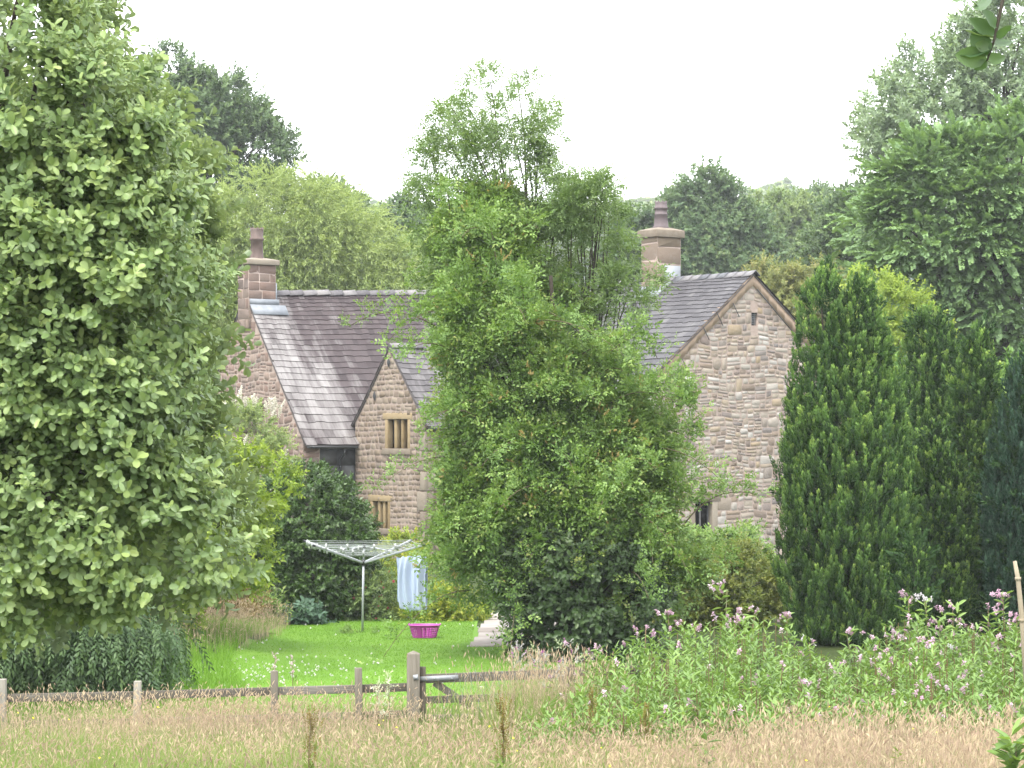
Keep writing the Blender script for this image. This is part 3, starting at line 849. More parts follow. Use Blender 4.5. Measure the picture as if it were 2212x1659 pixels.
def ridge_tiles(P, Q, ang, ln, mname, parent, w=.17, lift=.03):
    P = np.asarray(P, float); Q = np.asarray(Q, float); d = nrm(Q - P); L = np.linalg.norm(Q - P)
    s = nrm(np.cross(d, UP)); mb = MB(); n = int(L / ln)
    for i in range(n):
        p = P + d * (i * L / n + .01); q = P + d * ((i + 1) * L / n + .05); tl = .012 + R.normal(0, .006)
        prof = [(-w, -w * math.tan(ang) * .92), (-w * .5, -w * .42 * math.tan(ang)), (0, 0.01), (w * .5, -w * .42 * math.tan(ang)), (w, -w * math.tan(ang) * .92)]
        v = []
        for base, l in ((p, .0), (q, .028)):
            for x, z in prof: v.append(base + s * x + UP * (z + lift + l + tl))
        for base, l in ((p, .0), (q, .028)):
            for x, z in prof: v.append(base + s * x * .97 + UP * (z + lift + l + tl - .022))
        f = [(i_, i_ + 1, 6 + i_, 5 + i_) for i_ in range(4)] + [(5 + i_, 6 + i_, 16 + i_, 15 + i_) for i_ in range(4)] + [(i_, 10 + i_, 11 + i_, 1 + i_) for i_ in range(4)] + [(0, 5, 15, 10), (4, 14, 19, 9)]
        mb.add(v, f, 0)
    return mb.build('ridge_tiles', M[mname], parent, HL)


def gutter(P, Q, parent, nor):
    mb = MB(); P = np.asarray(P, float); Q = np.asarray(Q, float)
    d = Q - P; v = []; k = 9
    for b in (P, Q):
        for i in range(k):
            a = math.pi * (1 + i / (k - 1))
            v.append(b + nor * (.06 * math.cos(a)) + UP * (.055 * math.sin(a)))
        for i in range(k):
            a = math.pi * (2 - i / (k - 1))
            v.append(b + nor * (.052 * math.cos(a)) + UP * (.047 * math.sin(a)))
    n = 2 * k
    mb.add(v, [(i, (i + 1) % n, n + (i + 1) % n, n + i) for i in range(n)] + [tuple(range(n)), tuple(range(2 * n - 1, n - 1, -1))], 0)
    # rolled front lip catching the light, and brackets
    mb.tube([P + nor * .062, Q + nor * .062], .011, 6)
    L = np.linalg.norm(d)
    for i in range(int(L / .8) + 1):
        c = P + d / L * (.2 + .8 * i)
        mb.box(c - nor * .07 - UP * .065, nor * .13, nrm(d) * .03, UP * .02)
    return mb.build('gutter', M['gut'], parent, HL, smooth=False)


def window(o, u, nor, a, b, c, d, n, parent, smat, jw=.14, sill=True, depth=.22, mull=.14, label=None, frame_=None, lint=.2):
    """stone surround set a little proud; mullions, sill and dark pane are its sub-parts"""
    mb = MB()
    B = lambda x0, x1, z0, z1, y0, y1, q=mb, mm=0: q.box(o + u * x0 + UP * z0 + nor * y0, u * (x1 - x0), -nor * (y0 - y1), UP * (z1 - z0), mm)
    B(a, a + jw, c, d, .012, -depth); B(b - jw, b, c, d, .012, -depth)
    B(a - .12, b + .12, d, d + lint, .022, -depth)
    w = mb.build('window', M[smat], parent, HL, bevel=.012)
    if label: w['label'] = label
    if sill:
        q = MB(); B(a - .1, b + .1, c - .2, c, .075, -depth, q); q.build('sill', M['gsand'], w, HL, bevel=.02)
    iw = (b - a - 2 * jw)
    for i in range(n):
        x = a + jw + iw * (i + 1) / (n + 1)
        q = MB(); B(x - mull / 2, x + mull / 2, c, d, -.04, -depth + .02, q); q.build('mullion', M[smat], w, HL, bevel=.02)
    q = MB(); B(a + jw, b - jw, c, d, -depth + .015, -depth - .02, q)
    q.build('pane', M['dark'], w, HL)
    if frame_:
        q = MB()
        for x0, x1, z0, z1 in ((a + jw, a + jw + .05, c, d), (b - jw - .05, b - jw, c, d), (a + jw + .05, b - jw - .05, d - .05, d), ((a + b) / 2 - .025, (a + b) / 2 + .025, c, d - .05)):
            B(x0, x1, z0, z1, -depth + .05, -depth + .016, q)
        q.build('frame', frame_, w, HL)
    return w


# --- left range: gable on the left, long purple roof
LH = 3.54; ez, rz = 4.03, 8.80; LL = 9.0
OV = .03
gp = [(0, -.1), (2 * LH, -.1), (2 * LH, ez - .05), (LH, rz - .12), (0, ez - .05)]
def breast(mb):      # projecting chimney breast low on the gable, with a weathered stone ledge
    o = A0 - D * .0
    mb.box(o + NN * 2.35 + UP * 5.05 - D * .22, NN * 1.9, D * .22, UP * .10, 2)
    mb.box(o + NN * 2.45 + UP * 4.2 - D * .09, NN * 1.7, D * .09, UP * .85, 2)
wall(A0, NN, -D, gp, [], (.28, .42), (.20, .48), 'stone_l', house, rubble=True, gapm=.034, wavy=.03, proud=.015, extra=breast, label='pinkish rubble gable wall with a blocked ledge below the left chimney')
# front wall under the eaves: big blocks and a recess in darker grey stone
fp = [(0, -.1), (LL, -.1), (LL, ez), (0, ez)]
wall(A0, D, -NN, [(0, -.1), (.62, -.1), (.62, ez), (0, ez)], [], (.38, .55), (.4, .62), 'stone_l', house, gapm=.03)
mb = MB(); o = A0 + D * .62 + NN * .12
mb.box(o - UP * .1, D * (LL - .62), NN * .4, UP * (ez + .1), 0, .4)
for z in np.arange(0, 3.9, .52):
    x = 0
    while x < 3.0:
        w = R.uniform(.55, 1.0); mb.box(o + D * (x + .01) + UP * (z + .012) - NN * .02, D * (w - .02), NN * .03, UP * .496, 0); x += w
mb.build('wall', M['dstone'], house, HL)['label'] = 'dark grey front wall in the recess under the purple roof'
mb = MB(); mb.box(A0 + NN * 2 * LH - UP * .1, D * LL, -NN * .4, UP * (ez + .1)); mb.box(A0 + D * LL - UP * .1 + NN * .4, -D * .4, NN * (2 * LH - .8), UP * (ez + .1))
mb.build('wall', M['mortar'], house, HL)
RLp = A0 + NN * LH + UP * rz; RRp = A0 + NN * LH + D * LL + UP * (rz + .30)
sl = (rz - ez) / LH
EL = A0 - NN * .22 + UP * (ez - .22 * sl + .03); ER = EL + D * LL
rf, _, _ = slates(RLp - D * OV, RRp, EL - D * OV, ER, 27, .12, .27, .20, .40, .10, M['slate_l'])
rf['label'] = 'steep purple slate roof streaked with pale lichen'
ridge_tiles(RLp + D * .55, RRp, math.atan(sl) * .8, .5, 'ridge', rf)
BL = A0 + NN * (2 * LH + .2) + UP * (ez - .2 * sl)
slates(RRp + UP * -.0, RLp - D * OV, BL + D * LL, BL - D * OV, 12, .3, .5, .4, .6, .08, M['slate_l'])
g = gutter(EL + UP * -.02 - NN * .05 + D * .0, EL + D * 1.86 - UP * .02 - NN * .05, house, -NN)
mb = MB(); q = A0 + D * 1.42
mb.tube([q - NN * .25 + UP * (ez - .38), q - NN * .2 + UP * (ez - .55), q + NN * .02 + UP * (ez - .75), q + NN * .03 + UP * (ez - 1.0), q + NN * .03 + UP * .1], .045, 8)
for z in (ez - 1.0, ez - 2.0, 1.0): mb.tube([q + NN * .03 + UP * z, q + NN * .03 + UP * (z + .09)], .058, 8)
mb.build('downpipe', M['black'], house, HL, smooth=True)


def chimney(c, a, b, z0, zcap, captop, pot_r, pot_h, smat, potm, style, label, rows, wid, flash):
    """stack a (along D) by b (along NN) centred on c"""
    mb = MB(); c = np.asarray(c, float)
    o = c - D * a / 2 - NN * b / 2
    mb.box(o + UP * z0, D * a, NN * b, UP * (zcap - z0), 0, .5)
    stones(mb, o, D, -NN, [(0, z0), (a, z0), (a, zcap), (0, zcap)], rows, wid, gapm=.028, proud=.012, wavy=.004, split=0, rnd_=.4)
    stones(mb, o + NN * b, -NN, -D, [(0, z0), (b, z0), (b, zcap), (0, zcap)], rows, wid, gapm=.028, proud=.012, wavy=.004, split=0, rnd_=.4)
    st = mb.build('chimney', [M['mortar'], M[smat]], house, HL); st['label'] = label
    q = MB(); e = .10
    q.box(o - D * e - NN * e + UP * zcap, D * (a + 2 * e), NN * (b + 2 * e), UP * (captop - zcap) * .72)
    v = [o + D * x + NN * y + UP * (zcap + (captop - zcap) * .72 + .002) for x, y in ((-e + .02, -e + .02), (a + e - .02, -e + .02), (a + e - .02, b + e - .02), (-e + .02, b + e - .02))]
    v += [o + D * x + NN * y + UP * captop for x, y in ((a * .25, b * .25), (a * .75, b * .25), (a * .75, b * .75), (a * .25, b * .75))]
    q.add(v, [(0, 1, 5, 4), (1, 2, 6, 5), (2, 3, 7, 6), (3, 0, 4, 7), (4, 5, 6, 7)], 0)
    q.build('chimney_cap', M['gsand'], st, HL, bevel=.02)
    q = MB(); k = 8; prof = style; vs = []; r0 = pot_r
    for r, h in prof:
        for i in range(k):
            t = (i + .5) * 2 * math.pi / k + .64
            vs.append(c + np.array([math.cos(t) * r * r0, math.sin(t) * r * r0, captop - .02 + h * pot_h]))
    f = [(i * k + j, i * k + (j + 1) % k, (i + 1) * k + (j + 1) % k, (i + 1) * k + j) for i in range(len(prof) - 1) for j in range(k)]
    n0 = len(vs)
    # crown of points round the rim, and a dark throat
    r, h = prof[-1]
    for i in range(k):
        t0, t1 = (i + .5) * 2 * math.pi / k + .64, (i + 1.5) * 2 * math.pi / k + .64
        p0 = c + np.array([math.cos(t0) * r * r0, math.sin(t0) * r * r0, captop - .02 + h * pot_h]); p1 = c + np.array([math.cos(t1) * r * r0, math.sin(t1) * r * r0, captop - .02 + h * pot_h])
        nn_ = len(vs); hh = UP * .07 * pot_h / .8
        inn = nrm(np.append(((c - (p0 + p1) / 2))[:2], 0)) * .035
        q4 = [p0, p0 + (p1 - p0) * .5, p1, p1 + hh, p0 + (p1 - p0) * .5 + hh * .15, p0 + hh]
        vs += q4 + [p + inn for p in q4]
        f += [(nn_, nn_ + 1, nn_ + 4, nn_ + 5), (nn_ + 1, nn_ + 2, nn_ + 3, nn_ + 4), (nn_ + 6, nn_ + 11, nn_ + 10, nn_ + 7), (nn_ + 7, nn_ + 10, nn_ + 9, nn_ + 8), (nn_ + 5, nn_ + 4, nn_ + 10, nn_ + 11), (nn_ + 4, nn_ + 3, nn_ + 9, nn_ + 10)]
    q.add(vs, f, 0)
    q.build('chimney_pot', M[potm], st, HL)
    q = MB(); flash(q, o); q.build('lead_flashing', M['lead'], st, HL)
    return st


c = A0 + NN * LH + D * .44
def fl1(q, o):
    # apron lapping the slates in front of the stack
    n = nrm(-NN * sl + UP) if False else nrm(np.cross(D, -NN - UP * sl)); n = n if n[2] > 0 else -n
    f0 = A0 + NN * (LH - .34) + UP * (rz - .34 * sl)
    q.box(f0 - D * .05 + n * .045, D * 1.35, (-NN - UP * sl) * .24, n * .012)
    q.box(f0 - D * .05 - NN * .035 + UP * (.02), D * 1.12, NN * .02, UP * .2)
    q.box(o + D * 1.04 + UP * (rz - .45) - NN * .02, D * .035, NN * .72, UP * .75)
octa = [(1.0, 0), (.98, .04), (.9, .1), (.82, .6), (1.02, .63), (1.02, .68), (.86, .72), (.92, .97)]
chimney(c, 1.04, .68, 7.6, 9.68, 9.92, .24, .98, 'stone_l', 'pot', octa, 'short square chimney at the left end of the purple roof', (.28, .36), (.3, .6), fl1)

# --- gabled wing in front of the left range
P0 = np.array([-5.04, 85.19, 0]); PW = 3.9; pe, pr = 4.56, 6.95; PL = 6.5
B0 = P0 - NN * PW
gh = PW / 2
HO = [(2.2 - .58, 2.2 + .22, 0, 0)]
def px_u(px):      # distance along the wing's gable from its near corner for a photo column
    k = (px - CX) / F0
    return (k * B0[1] - B0[0]) / (NN[0] - k * NN[1])
wu0, wu1 = px_u(886), px_u(832); wz0, wz1 = 3.68, 4.60
lu0, lu1 = px_u(843), px_u(800); lz0, lz1 = 1.15, 2.0
gp = [(0, -.1), (PW, -.1), (PW, pe - .05), (gh, pr - .1), (0, pe - .05)]
wall(B0, NN, -D, gp, [(wu0, wu1, wz0, wz1), (lu0, lu1, lz0, lz1)], (.15, .215), (.16, .34), 'stone_p', house, gapm=.03, wavy=.012, proud=.02, split=.05, label='squared honey stone gable of the projecting wing')
window(B0, NN, -D, wu0, wu1, wz0, wz1, 2, house, 'ysand', label='yellow sandstone mullioned window high in the wing gable')
window(B0, NN, -D, lu0, lu1, lz0, lz1, 2, house, 'ysand', label='lower yellow mullioned window half behind the dark shrub')
wall(B0, D, -NN, [(0, -.1), (PL, -.1), (PL, pe), (0, pe)], [], (.22, .34), (.3, .6), 'stone_p', house, gapm=.03)
mb = MB()
for i, z in enumerate(np.arange(-.1, pe - .3, .62)):      # long corner stones
    w1, w2 = (.42, .26) if i % 2 else (.26, .42)
    h = .58
    mb.box(B0 + UP * z - D * .045 - NN * .045, NN * w1, D * .12, UP * h); mb.box(B0 + UP * z - NN * .045 + D * .076, D * w2, NN * .12, UP * h)
mb.build('quoins', M['gsand'], house, HL, bevel=.015)
psl = (pr - pe) / gh
prL = B0 + NN * gh + UP * pr; prR = prL + D * PL
peL = B0 - NN * .2 + UP * (pe - .2 * psl + .03)
rf, _, _ = slates(prL - D * .04, prR, peL - D * .04, peL + D * PL, 14, .15, .26, .26, .42, .04, M['slate_p'], seed=3.3)
rf['label'] = 'pale silvery slate roof of the projecting wing'
ridge_tiles(prL, prR, math.atan(psl) * .8, .55, 'ridge', rf, w=.15)
pbL = B0 + NN * (PW + .16) + UP * (pe - .16 * psl + .03)
slates(prR, prL - D * .04, pbL + D * PL, pbL - D * .04, 14, .15, .26, .26, .42, .04, M['slate_p'], seed=1.3)
gutter(peL - NN * .05 - UP * .02, peL + D * PL - NN * .05 - UP * .02, house, -NN)
mb = MB()
for (uu, zz) in ((gh, pr - .55), (gh + .8, pr - .55 - 1.05)):        # diamond tie plates near the verge
    c = B0 + NN * uu + UP * zz - D * .04
    mb = MB(); mb.add([c + NN * .10, c + UP * .17, c - NN * .10, c - UP * .17, c - D * .03], [(0, 1, 4), (1, 2, 4), (2, 3, 4), (3, 0, 4)], 0)
    mb.build('tie_plate', M['black'], house, HL)

# --- right range: broad rubble gable towards the camera
GW = 4.69; ge, gr = 5.43, 9.17; GL = 17.0
gsl = (gr - ge) / GW
def px_g(px):
    k = (px - CX) / F0
    return (k * G0[1] - G0[0]) / (D[0] - k * D[1])
v0, v1 = px_g(1623), px_g(1636)
vz = lambda py, u: EYE + (HY - py) / F0 * (G0[1] + D[1] * u)
d0, d1 = px_g(1490), px_g(1550); dz1 = vz(1083, d1)
gp = [(0, -.1), (2 * GW, -.1), (2 * GW, ge), (GW, gr - .05), (0, ge)]
vent = (v0, v1, vz(703, v0), vz(675, v0)); door = (d0, d1, .5, dz1)
wall(G0, D, -NN, gp, [vent, door], (.26, .42), (.20, .54), 'stone_r', house, gapm=.034, wavy=.032, proud=.015, rubble=True, label='broad mixed rubble gable wall beside the conifers')
window(G0, D, -NN, d0, d1, .5, dz1, 0, house, 'gsand', jw=.22, label='ground floor window with tan stone surround in the rubble gable', frame_=M['dstone'], lint=.3)
# barred vent under the apex
mb = MB(); o = G0 + D * v0 + UP * vent[2] + NN * .16
mb.box(o, D * (v1 - v0), NN * .03, UP * (vent[3] - vent[2]))
vw = mb.build('vent', M['dark'], house, HL); vw['label'] = 'small dark barred vent under the gable apex'
mb = MB(); w, h = v1 - v0, vent[3] - vent[2]
for i in range(1, 4): mb.tube([o + D * w * i / 4 - NN * .1, o + D * w * i / 4 - NN * .1 + UP * h], .006, 5)
for i in range(1, 7): mb.tube([o + UP * h * i / 7 - NN * .1, o + UP * h * i / 7 - NN * .1 + D * w], .006, 5)
mb.build('bars', M['galv'], vw, HL)
# verge fillets of tan mortar along both slopes
mb = MB()
ap = G0 + D * GW + UP * (gr - .02)
for s, e in ((-1, G0 + UP * (ge - .02)), (1, G0 + D * 2 * GW + UP * (ge - .02))):
    n = 14
    for i in range(n):
        p = ap + (e - ap) * i / n; q = ap + (e - ap) * (i + 1) / n
        wd = lambda: UP * -(.36 + R.normal(0, .02))
        a_, b_ = (wd(), wd()) if i == 0 else (last, wd())
        last = b_
        mb.add([p - NN * .05, q - NN * .05, q + b_ - NN * .042, p + a_ - NN * .042, p + NN * .1, q + NN * .1, q + b_ + NN * .1, p + a_ + NN * .1], [(0, 1, 2, 3), (0, 4, 5, 1), (3, 2, 6, 7)], 0, .5)
mb.build('verge_mortar', M['fillet'], house, HL)
mb = MB()      # old cable clips hanging at the verge
for px, py in ((1580, 655), (1545, 675), (1515, 705), (1470, 775), (1400, 830)):
    u = px_g(px); zz = vz(py, u); p = G0 + D * u + UP * zz - NN * .075
    mb = MB(); mb.tube([p, p + D * .10 - UP * .16, p + D * .26 - UP * .42], .014, 5); mb.build('wire', M['black'], house, HL)
u = px_g(1650); p = G0 + D * px_g(1632) + UP * vz(625, px_g(1632)) - NN * .075
mb = MB(); mb.tube([p, p + D * .9 - UP * .78, p + D * 1.9 - UP * 1.62], .016, 5)
mb.build('wire', M['black'], house, HL)
for o_, nr in ((G0, -D), (G0 + D * 2 * GW, D)):
    wall(o_ if nr[0] < 0 else o_, NN, nr, [(0, -.1), (GL, -.1), (GL, ge), (0, ge)], [], (.3, .4), (.6, .9), 'stone_r', house)
mb = MB()
vb_ = [G0 + NN * GL + D * x + UP * z for x, z in gp]; mb.add(vb_, [(0, 1, 2, 3, 4)], 0)
mb.build('wall', M['mortar'], house, HL)
rA = G0 + D * GW + UP * gr; rB = rA + NN * GL
eA = G0 - D * .25 + UP * (ge - .25 * gsl + .03)
rf, _, _ = slates(rB, rA - NN * .06, eA + NN * GL, eA - NN * .06, 25, .17, .34, .24, .40, .03, M['slate_r'])
rf['label'] = 'grey slate roof running back from the rubble gable'
ridge_tiles(rB, rA - NN * .12, math.atan(gsl), .42, 'ridgeb', rf, w=.2)
eB = G0 + D * (2 * GW + .25) + UP * (ge - .25 * gsl + .03)
slates(rA - NN * .06, rB, eB - NN * .06, eB + NN * GL, 25, .17, .34, .24, .40, .03, M['slate_r'], seed=4)
c = rA + NN * 4.42; c[2] = 0
def fl2(q, o):
    zr = gr
    n = nrm(np.cross(NN, -D - UP * gsl)); n = n if n[2] > 0 else -n
    q.box(o + UP * (gr - .42) - NN * .04 + D * .28, D * .66, NN * .03, UP * .86)         # tall lead front
    f0 = o - D * .02 + UP * (gr - (.5 + .02) * gsl)
    q.box(f0 - NN * .34 + n * .04, NN * 1.2, (-D - UP * gsl) * .30, n * .014)
    q.box(f0 - NN * .34 + n * .042 + D * .32 + UP * gsl * .32, NN * .33, (-D - UP * gsl) * .5, n * .014)
    q.box(f0 - D * .03 - UP * .1, D * .025, NN * .85, UP * .28)
cap2 = [(1.1, 0), (1.12, .05), (1.0, .10), (.86, .50), (.9, .51), (.9, .55), (.84, .56), (.82, .72), (.96, .74), (.96, .79), (.82, .82), (.82, .96)]
chimney(c, .98, .82, 8.0, 10.52, 10.86, .25, .86, 'stone_p', 'potp', cap2, 'tall stone chimney with purple pot on the grey roof', (.5, .62), (.7, 1.1), fl2)

# --------------------------------------------------------------- trees and shrubs
T_ros = [sp_spiral(11, .17, .067, .041, 85, 35, big=3, lv=.3) for _ in range(5)]
T_ash = [sp_pinnate(4, .24, 4, .085, .028, .55) for _ in range(5)]
T_rose = [sp_pinnate(6, .12, 2, .070, .040, .4) for _ in range(6)]
T_mid = [sp_spiral(13, .26, .085, .044, 80, 35, lv=.3) for _ in range(5)]
T_bay = [sp_spiral(13, .25, .088, .048, 80, 30, lv=.3) for _ in range(5)]
T_ivy = [sp_spiral(9, .24, .105, .075, 85, 45, big=True, lv=.35) for _ in range(5)]
T_weep = [sp_flat(14, .5, .12, .04, 50, droop=.5) for _ in range(5)]
T_far = [sp_spiral(12, .55, .20, .13, 85, 35, lv=.4) for _ in range(5)]
T_oak = [sp_spiral(14, .5, .19, .12, 85, 35, lv=.4) for _ in range(5)]
T_syc = [sp_flat(16, .6, .145, .13, 60, droop=.3) for _ in range(5)]
T_wil = [sp_strand(22, .85, .17, .038) for _ in range(5)]
T_cyp = [sp_plume(40, .36, .085, .085, .032) for _ in range(6)]
T_pan = [sp_spiral(26, .16, .036, .03, 85, 20, lv=.3) for _ in range(3)]

# near broadleaf tree filling the left edge
tree('broadleaf_tree', 'large pale green broadleaf tree filling the left edge, near the camera', 'tree',
     [(-190, -300), (40, -220), (120, -120), (165, -30), (190, 60), (200, 115), (250, 150), (320, 165), (360, 230), (390, 285), (365, 330), (440, 375), (405, 440), (450, 545), (405, 600), (460, 690), (420, 760), (440, 840), (450, 950), (440, 1020), (520, 1090), (545, 1150), (520, 1225), (470, 1290), (390, 1340), (200, 1350), (100, 1340), (-190, 1350)],
     20, 1.0, .30, 500, 15, T_ros, M['f_beam'], base_px=-420, trunk=.13, k=60, hmin=.55, up=.35, out=.5, front=.62, inner=.3, flat=.8, inset=.7, gap=.08, dn=2.7, rag=.3, lobe=3.3, bump=1.0, void=.85, scale=(.75, 1.2), rnd=.4, bend=.05)
# the darker trees standing behind it
tree('dark_tree', 'dark leafy tree mostly hidden behind the near broadleaf tree', 'tree',
     [(-200, 500), (200, 480), (330, 640), (390, 800), (400, 1000), (400, 1300), (-200, 1330)], 62, 2.0, .6, 170, 30, T_mid, M['f_ash'], trunk=.25, k=16, scale=(1., 1.7))
tree('weeping_shrub', 'dark weeping shrub with drooping branches over the left fence rail', 'shrub',
     [(-80, 1170), (100, 1180), (230, 1215), (310, 1280), (350, 1330), (410, 1395), (470, 1470), (460, 1505), (300, 1520), (100, 1530), (-80, 1530)], 41, 1.1, .36, 380, 17, T_weep, M['f_weep'], hang=(.45, 1.), trunk=.08, k=40, inner=.3, base_px=120, scale=(.7, 1.1), bend=.5)
tree('maple_shrub', 'bright yellow-green shrub between the near tree and the dark round shrub', 'shrub',
     [(330, 990), (470, 940), (560, 985), (625, 990), (640, 1040), (590, 1080), (575, 1120), (590, 1180), (575, 1230), (545, 1275), (470, 1280), (410, 1320), (380, 1380), (340, 1400), (290, 1300)], 49, .9, .26, 210, 17, T_mid, M['f_bright'], base_px=430, trunk=.07, k=22, inner=.35, scale=(.75, 1.2))
t, pos, nor = tree('blossom_shrub', 'tall shrub with cream flower plumes against the left gable wall', 'shrub',
     [(430, 900), (480, 880), (520, 868), (580, 890), (612, 930), (630, 1000), (640, 1050), (600, 1120), (450, 1120), (400, 1000)], 72, 1.1, .33, 130, 18, T_mid, M['f_white'], base_px=530, trunk=.06, k=16, inner=.3, scale=(.7, 1.2))
b0 = np.array(t.location)
sel = R.choice(len(pos), min(16, len(pos)), replace=False); sel = sel[pos[sel, 1] < 72.2]
sel = sel[pos[sel, 2] > 3.2]
extra = np.array([at(x, y, 71.3) for x, y in ((515, 868), (520, 880), (505, 885), (495, 893), (545, 880), (530, 893), (590, 893), (600, 885), (583, 898), (480, 905), (605, 900), (625, 1030), (615, 1020))])
pp = np.concatenate([pos[sel] + nor[sel] * .33, extra]); n = len(pp)
V, Fq, a, b = spray(pp, np.tile([0, -.4, .9], (n, 1)), .14, 4, T_pan, up=.8, scale=(1.3, 2.2))
mk('flowers', V, Fq, M['f_panicle'], {'rnd': a, 'tone': b}, parent=t, loc=b0)
tree('round_shrub', 'dense dark green rounded shrub behind the clothes airer', 'shrub',
     [(545, 1085), (585, 1045), (640, 1022), (715, 1026), (755, 1062), (785, 1105), (796, 1150), (800, 1190), (805, 1255), (785, 1300), (735, 1345), (640, 1358), (560, 1355), (532, 1280), (528, 1180)], 59.5, 1.5, .24, 520, 17, T_bay, M['f_bay'], base_px=660, trunk=.12, k=10, inner=.2, front=.75, scale=(.75, 1.2))
tree('brown_hedge', 'browned clipped hedge end left of the dark round shrub', 'hedge',
     [(405, 1275), (470, 1262), (545, 1268), (545, 1350), (405, 1350)], 56, .6, .18, 110, 14, T_bay, M['f_brown'], trunk=.03, k=8, scale=(.6, .9))

# the ash overgrown with rose in the middle
tree('ash_tree', 'tall slender ash tree rising out of the rose thicket, airy against the sky', 'tree',
     [(1090, 85), (1128, 140), (1165, 195), (1180, 265), (1180, 330), (1195, 400), (1240, 470), (1100, 520), (900, 480), (870, 440), (905, 390), (935, 300), (970, 245), (1005, 190), (1055, 130)],
     51.5, 1.3, .36, 150, 9, T_ash, M['f_ash'], base_px=1130, trunk=.075, k=85, up=.25, out=.5, inner=.5, front=.55, inset=.3, gap=.32, bump=.4, scale=(.75, 1.15), rnd=.45, bend=.12, top=at(1093, 130, 51.5), tonev=.5, taper=.08, more=[([(870, 430), (960, 400), (1060, 420), (1180, 430), (1240, 470), (1260, 600), (1250, 720), (1120, 800), (985, 760), (950, 640), (930, 540), (880, 490)], 270, 1.5, dict(gap=.08, inset=.4, bump=.7))])
tree('ash_shoot', 'leafy ash side branch spreading beside the right chimney', 'tree',
     [(1200, 470), (1235, 380), (1275, 335), (1300, 400), (1325, 470), (1345, 530), (1395, 545), (1395, 600), (1370, 660), (1330, 720), (1270, 790), (1205, 720)], 50.6, .9, .36, 90, 10, T_ash, M['f_ash'], base_px=1190, trunk=.06, k=26, inner=.4, top=at(1272, 350, 50.6), bend=.1, gap=.12, rag=.2, inset=.3, taper=.1)
t, pos, nor = tree('climbing_rose', 'sprawling climbing rose smothering the middle of the view with arching stems', 'climbing rose',
     [(1010, 610), (1060, 590), (1110, 610), (1140, 670), (1200, 760), (1310, 785), (1355, 820), (1365, 870), (1405, 920), (1425, 970), (1430, 1030), (1410, 1100), (1450, 1170), (1500, 1235), (1515, 1310), (1400, 1310), (1330, 1300), (1200, 1290), (1110, 1270), (1085, 1270), (1055, 1310), (1020, 1340), (985, 1315), (965, 1270), (935, 1200), (920, 1090), (945, 1000), (975, 945), (1000, 880), (985, 770), (935, 715), (955, 700), (975, 640)],
     49.8, 1.75, .28, 950, 15, T_rose, M['f_rose'], base_px=1150, trunk=.10, k=60, up=.3, out=.55, inner=.12, front=.8, inset=.5, gap=.10, lobe=2.3, bump=1.1, dn=1.25, void=.9, more=[([(985, 660), (960, 560), (1000, 470), (1030, 400), (1075, 385), (1110, 430), (1150, 560), (1180, 680), (1080, 700)], 90, 1.2, dict(gap=.3, rag=.4, dY=1.2))], rag=.3, scale=(.8, 1.35), tonev=.6, bend=.5, rnd=.45)
b0 = np.array(t.location)
mb = MB(); mz = MB()
ends = []
for i in range(78):      # long arching canes reaching out of the thicket
    j = R.integers(0, len(pos)); p = pos[j] + nor[j] * .1; L = R.uniform(.6, 2.3)
    d = nrm(nor[j] + np.array([R.normal(0, .5), 0, R.uniform(0, 1)])); u = np.linspace(0, 1, 8)[:, None]
    q = p + d * L * u - UP * L * .55 * u ** 2; mb = MB(); mb.tube(q, np.linspace(.013, .005, 8), 5); mb.build('cane', M['twig'], t, b0); ends.append(q)
for (x0, y0, x1, y1, x2, y2) in ((1320, 760, 1390, 690, 1420, 775), (1150, 1270, 1300, 1220, 1350, 1275), (1100, 1240, 1200, 1290, 1330, 1250), (1210, 1340, 1160, 1260, 1140, 1160), (1390, 1330, 1330, 1200, 1310, 1020), (1480, 1130, 1545, 1040, 1640, 1070), (1230, 1180, 1190, 1250, 1120, 1270), (1180, 1190, 1260, 1250, 1330, 1215), (1460, 880, 1480, 850, 1505, 890)):
    Y = 48.0; u = np.linspace(0, 1, 10)[:, None]; a_, b_, c_ = at(x0, y0, Y), at(x1, y1, Y - .2), at(x2, y2, Y)
    q = (1 - u) ** 2 * a_ + 2 * u * (1 - u) * b_ + u * u * c_; mb = MB(); mb.tube(q, np.linspace(.016, .006, 10), 5); mb.build('cane', M['twig'], t, b0); ends.append(q)
E = np.concatenate([q[2:] for q in ends]); n = len(E)
V, Fq, a, b = spray(E, np.tile([0, -.3, .6], (n, 1)), .12, 3, T_rose, up=.3, scale=(.6, 1.15))
mk('cane_leaves', V, Fq, M['f_rose'], {'rnd': a, 'tone': b}, parent=t, loc=b0)
# spent rose heads, straw coloured
sel = R.choice(np.where((nor[:, 1] < 0))[0], 110, replace=False)
V, Fq, a, b = spray(pos[sel] + nor[sel] * .34, nor[sel], .16, 5, T_pan, up=.5, scale=(.5, .9))
M['f_spent'] = foliage('spent_rose_head', [(.16, .15, .05), (.24, .19, .08), (.30, .22, .11)], .3, .8, .1)
mk('spent_flowers', V, Fq, M['f_spent'], {'rnd': a, 'tone': b}, parent=t, loc=b0)
tree('ivy_shrub', 'dark broad-leaved shrub at the foot of the rose thicket', 'shrub',
     [(1115, 1170), (1190, 1110), (1290, 1130), (1370, 1190), (1425, 1270), (1440, 1340), (1400, 1395), (1310, 1430), (1210, 1448), (1155, 1440), (1120, 1390), (1105, 1300), (1090, 1240)], 48.7, 1.0, .26, 330, 11, T_ivy, M['f_ivy'], base_px=1250, trunk=.09, k=40, inner=.25, front=.7, scale=(.7, 1.15), tonev=.5, bend=.4)
